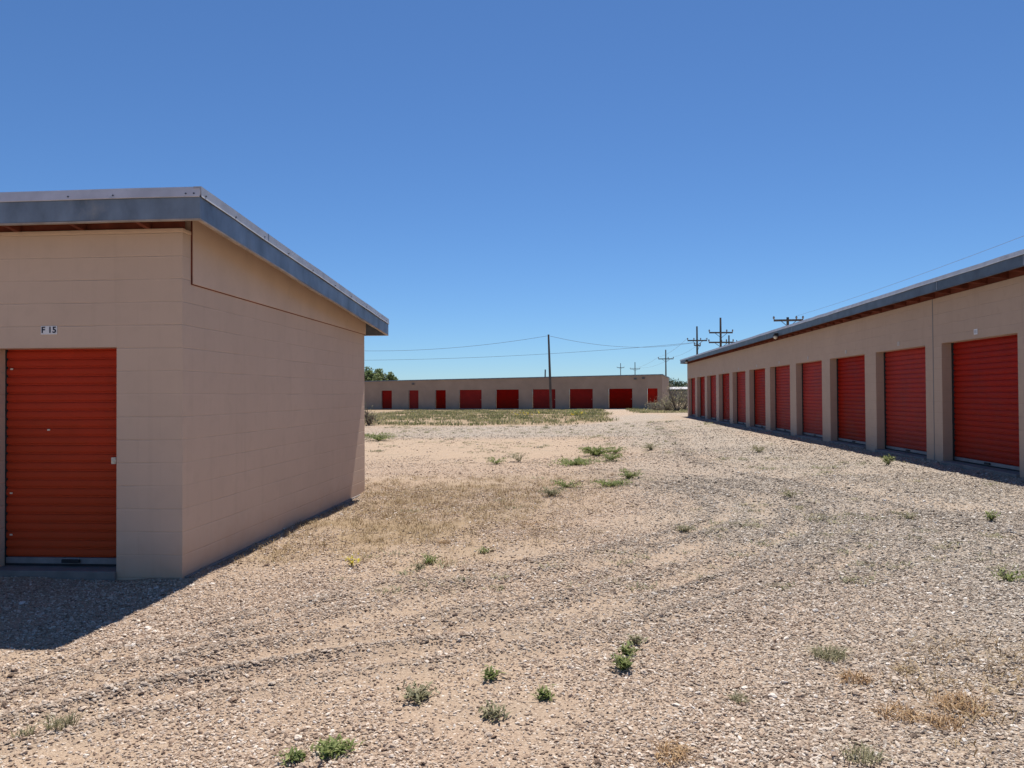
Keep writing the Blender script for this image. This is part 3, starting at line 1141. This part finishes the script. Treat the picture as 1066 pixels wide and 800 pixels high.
for jy in (11.4, 14.0, 16.9, 19.9, 22.9, 25.9, 28.9, 32):
    MB().box(XO - .003, XO - .0005, jy - .006, jy + .006, RTOP - .222, RTOP - .085).build('fascia_joint', M['galv_side'], roofr)

for k, (a, b) in enumerate(opens):
    MB().box(XR - .05, XR + .6, a + .002, b - .002, .02, RB + .045).build('threshold', M['concrete'], right, bevel=.01)
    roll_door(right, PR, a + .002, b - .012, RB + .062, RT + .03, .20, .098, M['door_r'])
    MB().box(XR + .17, XR + .235, b - .0115, b + .004, RB + .05, RT + .03).build('door_track', M['dark'], right)
    um = (a + b) / 2
    p = MB().box(XR - .006, XR - .0012, um - .055, um + .055, 2.565, 2.655).build('number_plate', M['white'] if k == 1 else M['plate'], right)
    if k == 1:
        text_part('lettering', '11', .07, M['ink'], p, PR, um, -.0078, 2.608, (PI / 2, 0, -PI / 2))
for yl in (24.4, 42.9):
    l = MB()
    l.box(XO - .11, XO - .006, yl - .06, yl + .06, RTOP - .20, RTOP - .15)
    l.tube([(XO - .075, yl, RTOP - .2005), (XO - .075, yl, RTOP - .235)], .07, 12)
    lo = l.build('eaves_lamp', M['dark'], right, bevel=.004)
    g = MB().tube([(XO - .075, yl, RTOP - .236), (XO - .075, yl, RTOP - .275), (XO - .075, yl, RTOP - .315), (XO - .075, yl, RTOP - .335)], [.045, .06, .05, .015], 14)
    g.build('lamp_globe', M['cream'], lo, smooth=True)

# ------------------------------------------------------------------ building across the far end
A = at_dist(340, 411, 89.5)[:2]
B = at_dist(689.3, 411, 81.5)[:2]
BL = float(np.linalg.norm(B - A))
eu = (B - A) / BL
ew = np.array([-eu[1], eu[0]])
back = thing('storage_building', 'low distant storage row with red doors closing the far side of the yard', 'building', (A[0], A[1], 0), 'storage unit buildings')


def PB(u, w, z):
    q = A + eu * u + ew * w
    return (float(q[0]), float(q[1]), z)


def bu(px):
    v = ray(px, 411)
    # intersect with the wall line
    m = np.array([[v[0], -eu[0]], [v[1], -eu[1]]])
    t, u = np.linalg.solve(m, A)
    return float(u)


def btop(u):
    return 3.22 + .40 * u / BL


dd = [(397.2, 407.9, 0), (425.3, 435.6, 0), (453, 464, 0), (477.9, 501.3, 1), (516, 540, 1), (554.1, 578.1, 1), (592.6, 617, 1), (633.5, 658.2, 1), (673.8, 684.6, 2)]
spans = [(bu(a), bu(b), k) for a, b, k in dd]
us = [-14.]
for a, b, k in spans:
    us += [a, b]
us += [BL]
DB = 2.22


def PBs(u, w, z):          # the wall top follows the roof
    return PB(u, w, z if z < 3 else btop(u))


mb = MB()
wall_cells(mb, us, [-.3, .42, DB, 4], lambda i, j: j == 2 or i % 2 == 0 or (i == len(us) - 3 + 0 and j == 0 and False), PBs, 0, .2)
mb2 = MB()
wall_cells(mb, [.2, 9], [-.3, 4], lambda i, j: True, lambda u, w, z: PB(BL - w, u, z if z < 3 else btop(BL) - .004), 0, .2)
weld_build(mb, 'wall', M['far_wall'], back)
rb = MB()
rb.hexa([PB(-14, -.12, btop(-14)), PB(BL + .1, -.12, btop(BL)), PB(BL + .1, 9.2, btop(BL) - .2), PB(-14, 9.2, btop(-14) - .2),
         PB(-14, -.12, btop(-14) + .10), PB(BL + .1, -.12, btop(BL) + .10), PB(BL + .1, 9.2, btop(BL) - .1), PB(-14, 9.2, btop(-14) - .1)])
rbo = rb.build('roof', M['galv_dark'], back)
for a, b, k in spans:
    zb = .05
    if k == 2:
        zb = .62
        MB().box(a + .002, b - .002, .003, .19, -.3, .60, PB).build('infill', M['far_wall'], back)
    roll_door(back, PB, a + .02, b - .02, zb, DB + .03, .16, .12, M['door_far'] if k < 2 else M['door_bright'], latch_u=(b - .12) if k == 1 else None, latch_z=1.1, handle=False)
for px, z in ((430.3, 2.95), (661.5, 3.25), (670, 3.3)):
    u = bu(px)
    MB().box(u - .14, u + .14, -.16, -.002, z - .08, z + .08, PB).build('wall_lamp', M['screw'], back, bevel=.02)


# ------------------------------------------------------------------ poles and wires
def utility_pole(px, d, top_py, label, arms=(), lean=0., extra=None, r=.125, cat='utility pole', group='wooden utility poles'):
    t = at_dist(px, top_py, d)
    gz = float(ground_z(t[0], d)[0])
    loc = (t[0] + lean, d, gz)
    p = thing('utility_pole', label, cat, loc, group)
    MB().tube([(t[0] + lean, d, gz - .3), (t[0] + lean * .5, d, (gz + t[2]) / 2), (t[0], d, t[2])], [r * 1.15, r, r * .75], 10).build('pole', M['timber_pole'], p, smooth=False)
    tips = []
    for drop, half, ang, ins in arms:
        z = t[2] - drop
        ca, sa = math.cos(ang), math.sin(ang)
        c = np.array([t[0], d - .18, z])
        e = np.array([ca, sa, 0])
        n = np.array([-sa, ca, 0])
        f = lambda a, b, c_: tuple(c + e * a + n * b + np.array([0, 0, c_]))
        arm = MB().box(-half, half, -.06, .06, -.075, .075, f).build('crossarm', M['timber_pole'], p)
        MB().tube([f(-half * .5, -.07, -.07), f(0, -.07, -.55)], .025, 6).tube([f(half * .5, -.07, -.07), f(0, -.07, -.55)], .025, 6).build('brace', M['timber_pole'], arm)
        for s in ins:
            q = f(s * half, 0, .076)
            q2 = f(s * half, 0, .20)
            q3 = f(s * half, 0, .32)
            MB().tube([q, q2, q3], [.04, .085, .05], 8).build('insulator', M['insulator'], arm)
            tips.append(q3)
    return p, t, tips


def wire(name, a, b, sag, label, r=.016, group='overhead wires'):
    a, b = np.array(a, float), np.array(b, float)
    pts = []
    for t in np.linspace(0, 1, 28):
        q = a + (b - a) * t
        q[2] -= sag * 4 * t * (1 - t)
        pts.append(q)
    o = MB().tube(pts, r, 6).build(name, M['wire'], None, origin=tuple(a))
    return tag(o, label, 'wire', group)


pm, tm, _ = utility_pole(571, 78.5, 348.5, 'plain leaning brown pole without crossarm standing in front of the far red doors', (), lean=.22, r=.125)
MB().tube([(tm[0] - .42, 79.9, 3.4), (tm[0] - .40, 79.9, 4.25)], .07, 8).build('vent_pipe', M['screw'], back)
p725, t725, w725 = utility_pole(725.5, 95, 340, 'pole with two short crossarms just past the low end of the right roof', ((1.75, 1.2, .15, (-1, -.35, .35, 1)), (2.35, .72, .9, (-1, 1))))
p750, t750, w750 = utility_pole(750, 80, 331, 'tallest looking pole with two wide crossarms rising over the right roof', ((1.55, 1.2, .1, (-1, .5, 1)), (2.55, 1.25, .1, (-1, .45, 1))))
p758, t758, w758 = utility_pole(758.8, 108, 349.3, 'short dark pole top peeking over the right roof beside the tallest pole', ((1.0, 1.2, .2, (-.9, .9)),))
p693, t693, w693 = utility_pole(693, 130, 364.3, 'slim single crossarm pole seen whole in the gap between the buildings', ((1.55, 1.25, .05, (-1, .3, 1)),))
p661, t661, w661 = utility_pole(661, 200, 377.3, 'faint far pole above the distant building, the nearer of its two', ((1.75, 1.25, .05, (-1, 1)),))
p646, t646, w646 = utility_pole(646, 240, 378.3, 'faint far pole above the distant building, the smaller left one', ((1.4, 1.1, .05, (-1, 1)),))
p818, t818, w818 = utility_pole(820, 60, 330.5, 'pole showing only its crossarm above the middle of the right roof', ((.25, 1.08, -.02, (-1, .55, 1)),))
la = at_dist(250, 355, 84)
wire('power_line', tm + np.array([0, 0, -.12]), la, 1.35, 'upper wire running left from the leaning pole over the far building')
wire('power_line', tm + np.array([0, 0, -.12]), w725[-2], .85, 'upper wire from the leaning pole right to the pole past the roof end')
lb = at_dist(200, 372.0, 104)
wire('power_line', w725[4], lb, 1.15, 'lower long wire sagging left across the sky above the distant building', r=.018)
wire('power_line', w818[1], (16.4, 17.0, 7.55), .25, 'single wire climbing over the right roof to the upper right corner', r=.007)
for i in (0, 2):
    wire('power_line', w725[3 if i else 0], w693[2 if i else 0], .4, 'thin wire between the two crossarm poles beyond the right roof end', r=.012)
    wire('power_line', w693[2 if i else 0], w661[1 if i else 0], .6, 'thin wire on the far poles above the distant building', r=.012)


# ------------------------------------------------------------------ far ground things
def leaf_cloud(n, c, r, size, rg, lumps=9, flat=1.):
    """leaf sized faces spread through several uneven lumps; returns V, faces, tint"""
    cc = rg.normal(0, .45, (lumps, 3)) * np.array(r) + np.array(c)
    rr = rg.uniform(.32, .6, lumps)
    k = rg.integers(0, lumps, n)
    d = rg.normal(0, 1, (n, 3))
    d /= np.linalg.norm(d, axis=1)[:, None]
    p = cc[k] + d * (rr[k] * rg.random(n) ** .4)[:, None] * np.array(r)
    a = rg.normal(0, 1, (n, 3))
    a /= np.linalg.norm(a, axis=1)[:, None]
    b = np.cross(a, rg.normal(0, 1, (n, 3)))
    b /= np.linalg.norm(b, axis=1)[:, None]
    s = size * rg.uniform(.6, 1.3, n)[:, None]
    V = np.stack([p - a * s, p + b * s * .5, p + a * s, p - b * s * .5], 1).reshape(-1, 3)
    Fq = np.arange(n)[:, None] * 4 + np.array([0, 1, 2, 3])
    return V, Fq, np.repeat(np.clip(rg.normal(.45, .22, n) + .15 * d[:, 2], 0, 1), 4)


def tree(name, px, d, top_py, w, label, mat, seed, group=None, n=2600):
    rg = np.random.default_rng(seed)
    t = at_dist(px, top_py, d)
    gz = float(ground_z(t[0], d)[0])
    H = t[2] - gz
    o = thing(name, label, 'tree', (t[0], d, gz), group)
    x = t[0]
    tr = MB().tube([(x, d, gz - .2), (x + .1, d, gz + H * .3), (x - .1, d, gz + H * .6), (x, d, gz + H * .8)], [.24, .18, .12, .05], 8)
    for k in range(5):
        a = k * 1.3 + seed
        z0 = gz + H * (.3 + .09 * k)
        tr.tube([(x, d, z0), (x + math.cos(a) * w * .25, d + math.sin(a) * w * .25, z0 + H * .15), (x + math.cos(a) * w * .42, d + math.sin(a) * w * .42, z0 + H * .25)], [.09, .06, .02], 6)
    tr.build('trunk', M['bark'], o)
    V, Fq, tt = leaf_cloud(n, (x, d, gz + H * .62), (w * .5, w * .5, H * .34), .20, rg, 14)
    V[:, 2] += t[2] - np.percentile(V[:, 2], 99.7)
    np_mesh('crown', V, [Fq], mat, tt, parent=o, loc=o.location)
    return o


tree('tree', 383, 118, 382.6, 3.4, 'tallest green treetop beside the eave at the left end of the far roof', M['tree_leaf'], 1, 'trees behind the far building')
tree('tree', 396.5, 121, 384.4, 2.5, 'middle green treetop of three over the left end of the far roof', M['tree_leaf'], 2, 'trees behind the far building')
tree('tree', 409, 124, 388.0, 2.3, 'lowest green treetop, rightmost of three over the far roof', M['tree_leaf'], 5, 'trees behind the far building')
tree('tree', 699, 190, 394.5, 8.5, 'dark round tree in the gap beyond the two buildings', M['dark_leaf'], 4, n=3200)
tree('tree', 713, 215, 398.8, 9.5, 'lower dark tree half hidden behind the right building end', M['dark_leaf'], 8, n=2600)

sA, sB = at_dist(690, 402, 150), at_dist(728, 403, 150)
shed = thing('long_shed', 'long low shed with pale roof and grey wall far beyond the gap', 'building', (sA[0], 150, 0))
MB().box(sA[0], sB[0], 150, 156, -.3, 2.3).build('wall', M['far_board'], shed)
zt = 2.9
MB().hexa([(sA[0] - .3, 149.6, 2.45), (sB[0] + .3, 149.6, 2.45), (sB[0] + .3, 156.4, zt), (sA[0] - .3, 156.4, zt), (sA[0] - .3, 149.6, 2.6), (sB[0] + .3, 149.6, 2.6), (sB[0] + .3, 156.4, zt + .15), (sA[0] - .3, 156.4, zt + .15)]).build('roof', M['pale_roof'], shed)


def bare_shrub(px, d, h, w, label, seed, leaves=500):
    rg = np.random.default_rng(seed)
    x = at_dist(px, 411, d)[0]
    gz = float(ground_z(x, d)[0])
    o = thing('shrub', label, 'shrub', (x, d, gz), 'scrubby shrubs by the far gap')
    m = MB()
    ends = []
    for k in range(26):
        a = rg.random() * 6.283
        el = rg.uniform(.25, 1.)
        p = np.array([x, d, gz])
        q = p + np.array([math.cos(a) * w * .3 * (1 - el * .6), math.sin(a) * w * .3 * (1 - el * .6), h * .45 * el])
        e = q + np.array([math.cos(a) * w * .22, math.sin(a) * w * .22, h * .40 * el]) + rg.normal(0, .12, 3)
        m.tube([p, q, e], [.035, .022, .008], 5)
        for j in range(5):
            f = q + (e - q) * rg.random()
            g = f + rg.normal(0, 1, 3) * np.array([.28, .28, .22]) + np.array([0, 0, .15])
            m.tube([f, g], [.012, .005], 4)
            ends.append(g)
        ends.append(e)
    m.build('branches', M['twig'], o)
    ends = np.array(ends)
    c = ends[rg.integers(0, len(ends), leaves)] + rg.normal(0, .13, (leaves, 3))
    V, Fc, tt = blades(c, rg.uniform(.06, .14, leaves), rg.uniform(.03, .05, leaves), rg.uniform(.3, 1.5, leaves), rg)
    np_mesh('foliage', V, Fc, M['sage'], tt, parent=o, loc=o.location)


bare_shrub(704, 61, 2.6, 1.8, 'tall bare twiggy shrub at the far end of the right building', 11)
bare_shrub(694, 66, 1.2, 1.3, 'lower grey shrub left of the tall twiggy one in the gap', 12)
bare_shrub(712, 72, 2.3, 2.4, 'grey shrub tucked behind the tall twiggy one by the wall end', 13)
bare_shrub(683, 70, .9, 1.6, 'small low grey shrub below the little red door of the far building', 14, 300)
bare_shrub(384, 40.5, .85, .5, 'single thin dry bush just past the left building corner', 15, 120)


# ------------------------------------------------------------------ field grass in front of the far building
def field_grass():
    rg = np.random.default_rng(5)
    n = 5200
    y = rg.uniform(39.5, 80, n) ** 1.0
    x = rg.uniform(-17, 12, n)
    nz = fbm(x, y, .25)
    right_lim = 2.0 + .028 * (y - 40)
    k = ((x < right_lim + 1.2 * (nz - .5)) & (y > 40 + 4 * (nz - .5))) | ((x > right_lim + 2.6) & (y > 57) & (x < 13))
    k &= rg.random(n) < np.clip(2.9 * (fbm(x + 5, y, .45) - .30) * (.45 + .55 * sst(40, 46, y)), .06, 1)
    k &= np.array([np.dot(np.array([a, b]) - A, ew) < -.5 for a, b in zip(x, y)])
    x, y, nz = x[k], y[k], nz[k]
    parts = []
    per = 13
    bx = np.repeat(x, per) + rg.normal(0, .22, len(x) * per)
    by = np.repeat(y, per) + rg.normal(0, .22, len(x) * per)
    bz = base_z(bx, by)
    hh = .5 * np.repeat(.20 + .45 * np.clip(nz - .25, 0, 1) * rg.uniform(.5, 1.6, len(x)), per) * rg.uniform(.5, 1.25, len(bx))
    tint = np.clip(np.repeat(rg.normal(.40, .24, len(x)) - 1.3 * (fbm(x, y, .6) - .5), per) + rg.normal(0, .12, len(bx)), 0, 1)
    V, Fc, tt = blades(np.stack([bx, by, bz], 1), hh, rg.uniform(.03, .06, len(bx)), rg.uniform(.1, .8, len(bx)), rg, tint=tint)
    o = np_mesh('field_grass', V, Fc, M['field'], tt)
    tag(o, 'strip of mixed green and straw grass before the far building', 'grass', kind='stuff')
    # yellow flowers among it
    fx, fy = [], []
    for px, py, sp, c in ((552, 434, 1.1, 22), (601, 434, .5, 26)):
        g = px_ground(px, py)
        fx += list(g[0] + rg.normal(0, sp * .6, c))
        fy += list(g[1] + rg.normal(0, sp, c))
    fx, fy = np.array(fx), np.array(fy)
    V, Fc, tt = blades(np.stack([fx, fy, base_z(fx, fy) + rg.uniform(.12, .34, len(fx))], 1), rg.uniform(.06, .12, len(fx)), rg.uniform(.08, .14, len(fx)), rg.uniform(.5, 1.5, len(fx)), rg)
    o = np_mesh('wildflowers', V, Fc, M['yellow'], tt)
    tag(o, 'scattered yellow wildflowers in the far grass strip', 'flowers', kind='stuff')


field_grass()


def dry_patches():
    rg = np.random.default_rng(15)
    n = 15000
    x = rg.uniform(-4.0, 4.5, n)
    y = rg.uniform(2.8, 17, n)
    z, ridge, grey, sand, dry = fields(x, y)
    k = rg.random(n) < dry * .6
    k &= ~((x < -3.35) & (y < 12.55))
    x, y, z = x[k], y[k], z[k]
    per = 10
    m = len(x) * per
    bx, by = np.repeat(x, per) + rg.normal(0, .045, m), np.repeat(y, per) + rg.normal(0, .045, m)
    bz = np.repeat(z, per)
    bx = np.where((bx < -3.38) & (by < 12.5), -3.36, bx)
    tint = np.clip(np.repeat(rg.normal(.35, .28, len(x)), per) + rg.normal(0, .12, m), 0, 1)
    V, Fc, tt = blades(np.stack([bx, by, bz], 1), rg.uniform(.025, .085, m), rg.uniform(.003, .007, m), rg.uniform(.5, 2.2, m), rg, tint=tint)
    tag(np_mesh('dry_grass', V, Fc, M['straw'], tt), 'thin mat of short dry straw in patches on the gravel', 'grass', kind='stuff')
    # scattered tiny sprigs everywhere on the gravel
    n = 2600
    y = 6 + 33 * rg.random(n) ** .9
    x = rg.uniform(-.78, .62, n) * y
    keep = (fbm(x, y, .45) + .16 * rg.random(n) > .64) & ~((x < -3.35) & (y > 6) & (y < 12.6)) & (x < 6.5)
    x, y = x[keep], y[keep]
    per = 18
    m = len(x) * per
    bx, by = np.repeat(x, per) + rg.normal(0, .07, m), np.repeat(y, per) + rg.normal(0, .05, m)
    sz = np.repeat(rg.uniform(.5, 1.3, len(x)) * (1 + .045 * y), per)
    tint = np.repeat(np.clip(rg.normal(.5, .3, len(x)), 0, 1), per)
    V, Fc, tt = blades(np.stack([bx, by, np.repeat(ground_z(x, y), per)], 1), rg.uniform(.012, .042, m) * sz, rg.uniform(.004, .009, m) * sz, rg.uniform(.8, 3.2, m), rg, tint=tint)
    tag(np_mesh('sprigs', V, Fc, M['sage'], tt), 'tiny grey-green sprigs dotted over the gravel', 'weeds', kind='stuff')


dry_patches()


def weed(px, py, label, w, h, mat='weed', kind='tuft', seed=0, name='weed', n=110, cat='weed', stem_dir=None):
    """one plant rooted at the ground point under (px, py); w = spread radius, h = height"""
    rg = np.random.default_rng(100 + seed)
    gx, gy = px_ground(px, py)
    gz = float(ground_z(gx, gy)[0])
    o = thing(name, label, cat, (gx, gy, gz), 'weeds growing in the gravel')
    parts = []
    if kind == 'tuft':
        x, y = tuft_points(gx, gy, n, w * .55, rg)
        parts.append(blades(np.stack([x, y, ground_z(x, y) - .004], 1), h * rg.uniform(.45, 1.05, n), rg.uniform(.0026, .0055, n), rg.uniform(.15, w / max(h, .01) * .9 + .2, n), rg))
    else:
        # leafy: several trailing or rising stems carrying small leaves
        ns = int(14 + 60 * w)
        per = n // ns + 2
        for s in range(ns):
            a = rg.random() * 6.283
            L = w * rg.uniform(.4, 1.)
            t = np.linspace(.1, 1, per)
            rise = h * rg.uniform(.3, 1.)
            p = np.stack([gx + math.cos(a) * L * t, gy + math.sin(a) * L * t, gz + rise * np.sin(t * 1.9) * .9], 1) + rg.normal(0, .012, (per, 3))
            p[:, 2] = np.maximum(p[:, 2], ground_z(p[:, 0], p[:, 1]) + .003)
            parts.append(blades(p, rg.uniform(.012, .030, per) * (1 + 1.2 * w), rg.uniform(.006, .014, per) * (1 + 1.2 * w), rg.uniform(.6, 2.2, per), rg))
    V, Fc, tt = join_parts(parts)
    np_mesh('foliage', V, Fc, M[mat], tt, parent=o, loc=o.location)
    if kind != 'tuft' or stem_dir:
        st = MB()
        for k in range(7):
            a = rg.random() * 6.283
            L = w * rg.uniform(.3, .8)
            st.tube([(gx, gy, gz), (gx + math.cos(a) * L * .5, gy + math.sin(a) * L * .5, gz + h * .5), (gx + math.cos(a) * L, gy + math.sin(a) * L, gz + h * rg.uniform(.6, .95))], [.003, .0025, .0015], 5)
        st.build('stems', M['twig'], o)
    return o


W = [
    (648, 697, 'leafy dark green weed in the middle foreground, lowest of a short column', .075, .09, 'weed', 'leafy', 260),
    (653, 683, 'smaller green weed just behind the leafy one in the middle foreground', .055, .07, 'weed', 'leafy', 150),
    (662, 672, 'sparse sprig topping the short column of weeds in the middle foreground', .05, .06, 'sage', 'leafy', 90),
    (863, 684, 'rounded grey-green tussock in the right foreground, the widest there', .16, .12, 'sage', 'tuft', 420),
    (64, 762, 'grey-green tuft with long thin blades at the lower left', .11, .15, 'sage', 'tuft', 200),
    (24, 770, 'faint thin tuft beside the long bladed one at the lower left', .09, .10, 'sage', 'tuft', 90),
    (438, 727, 'flat olive weed in the foreground left of centre', .12, .06, 'sage', 'leafy', 260),
    (510, 709, 'small bright weed on the gravel near the bottom centre', .05, .06, 'weed', 'leafy', 120),
    (567, 727, 'tiny dark weed right of the small bright one at bottom centre', .04, .045, 'weed', 'leafy', 100),
    (349, 785, 'low spreading green patch at the bottom edge left of centre', .11, .035, 'weed', 'leafy', 340),
    (304, 794, 'dense small green clump at the very bottom beside the spreading patch', .05, .035, 'weed', 'leafy', 120),
    (512, 749, 'brownish green weed tangle in the bottom centre gravel', .08, .06, 'sage', 'leafy', 170),
    (770, 729, 'short yellow-green grass tuft with dry tips right of centre', .075, .07, 'sage', 'tuft', 170),
    (897, 788, 'olive grass tuft close to the bottom right', .13, .10, 'sage', 'tuft', 260),
    (940, 698, 'small straw tuft right of the rounded tussock', .10, .055, 'straw', 'tuft', 160),
    (1050, 604, 'short green weed at the right edge of the gravel', .12, .12, 'weed', 'leafy', 160),
    (1032, 545, 'upright bright weed in front of the nearest right door', .10, .17, 'weed', 'leafy', 160),
    (946, 543, 'small dull weed on grey gravel before the second right door', .14, .09, 'sage', 'leafy', 130),
    (822, 521, 'low grey-green weed on the curve of the wheel track', .18, .12, 'sage', 'leafy', 180),
    (713, 555, 'brown-green weed clump in the middle of the yard', .14, .11, 'sage', 'leafy', 190),
    (446, 588, 'loose green weed on the gravel beyond the left shadow', .14, .10, 'weed', 'leafy', 190),
    (437, 594, 'pale small weed next to the loose green one', .09, .07, 'sage', 'leafy', 110),
    (503, 577, 'dark little weed beside the dry grass patch', .08, .06, 'weed', 'leafy', 80),
    (655, 500, 'compact round green weed in the mid yard', .26, .17, 'weed', 'leafy', 220),
    (636, 506, 'flat green weed left of the compact round one', .42, .10, 'weed', 'leafy', 220),
    (620, 474, 'largest bright green weed patch in the middle of the yard', .62, .24, 'weed', 'leafy', 900),
    (598, 484, 'flat trailing green weed at the lower left of the largest patch', .75, .13, 'weed', 'leafy', 420),
    (636, 480, 'dark green clump at the lower right of the largest patch', .36, .20, 'weed', 'leafy', 300),
    (641, 472, 'small dark clump at the upper right of the largest patch', .34, .18, 'weed', 'leafy', 260),
    (678, 468, 'olive weed right of the largest green patch', .36, .20, 'sage', 'leafy', 220),
    (925, 484, 'bright green sprout in the shade line under the control joint', .16, .20, 'weed', 'leafy', 150),
    (790, 471, 'pale green weed on gravel before the far right doors', .30, .18, 'sage', 'leafy', 160),
    (394, 459, 'wide green weed patch just past the left building corner', .75, .30, 'weed', 'leafy', 700),
    (517, 483, 'small dark weed on the bare sand', .32, .16, 'weed', 'leafy', 140),
    (540, 481, 'twiggy weed on the bare sand right of the small dark one', .34, .26, 'sage', 'leafy', 140),
    (590, 507, 'straggling green weed on the pink gravel left of the flat one', .34, .14, 'weed', 'leafy', 160),
    (574, 516, 'brownish weed at the edge of the dry grass patch', .26, .14, 'sage', 'leafy', 150),
    (600, 434, 'bright yellow-green bush in the far grass strip', .95, .62, 'weed', 'leafy', 500),
]
for i, (px, py, lab, w, h, mt, kd, n) in enumerate(W):
    weed(px, py, lab, w, h * (.62 if py > 520 else .95), mt, kd, i, n=int(n * (.6 if kd == 'tuft' else .5 if py > 520 else 2.)))

# dry rusty tufts
D = [
    (890, 708, 'rusty dry weed below the rounded grey-green tussock', .13, .07, 220),
    (935, 742, 'long rusty dry weed in the lower right gravel', .16, .07, 260),
    (1000, 735, 'orange dry weed patch at the far lower right', .20, .08, 320),
    (985, 752, 'second orange dry weed just below the large lower right one', .14, .07, 220),
    (700, 787, 'brown dry tuft at the bottom edge right of centre', .15, .08, 260),
    (462, 566, 'orange dry weed at the near edge of the straw patch', .12, .06, 160),
    (555, 545, 'lone flat orange dry weed right of the straw patch', .20, .05, 160),
]
for i, (px, py, lab, w, h, n) in enumerate(D):
    weed(px, py, lab, w, h * .75, 'rust', 'tuft', 60 + i, n=int(n * .65))
weed(366, 590, 'yellow flowered weed by the side wall of the left building', .09, .10, 'yellow', 'leafy', 80, n=26)

# ------------------------------------------------------------------ light
SX, SYv, SZ = .06, .4566, 1.0
el = math.atan2(SZ, math.hypot(SX, SYv))
az = math.atan2(SX, SYv)                                 # clockwise from +Y
world = bpy.data.worlds.new('World')
SC.world = world
world.use_nodes = True
wt = world.node_tree
bg = wt.nodes['Background']
sky = wt.nodes.new('ShaderNodeTexSky')
sky.sky_type = 'NISHITA'
sky.sun_disc = False
sky.sun_elevation = el
sky.sun_rotation = az
sky.altitude = 1200
sky.air_density = 1.0
sky.dust_density = .15
sky.ozone_density = 8.5
tint = wt.nodes.new('ShaderNodeMix')                     # white balance of the daylight sky
tint.data_type = 'RGBA'
tint.blend_type = 'MULTIPLY'
tint.inputs[0].default_value = 1
tint.inputs[7].default_value = (.92, 1.125, 1.28, 1)
wt.links.new(sky.outputs[0], tint.inputs[6])
wt.links.new(tint.outputs[2], bg.inputs[0])
bg.inputs[1].default_value = .06

sun = bpy.data.lights.new('sun', 'SUN')
sun.energy = 5.0
sun.angle = math.radians(.53)
sun.color = (1., .955, .90)
so = bpy.data.objects.new('sun', sun)
COL.objects.link(so)
from mathutils import Vector
so.rotation_euler = Vector((-SX, -SYv, -SZ)).to_track_quat('-Z', 'Y').to_euler()
so.location = (10, 40, 60)

vs = SC.view_settings
vs.view_transform = 'Standard'
vs.look = 'None'
vs.gamma = 1
vs.use_curve_mapping = False
vs.exposure = 0.5
SC.cycles.max_bounces = 8
SC.cycles.diffuse_bounces = 4
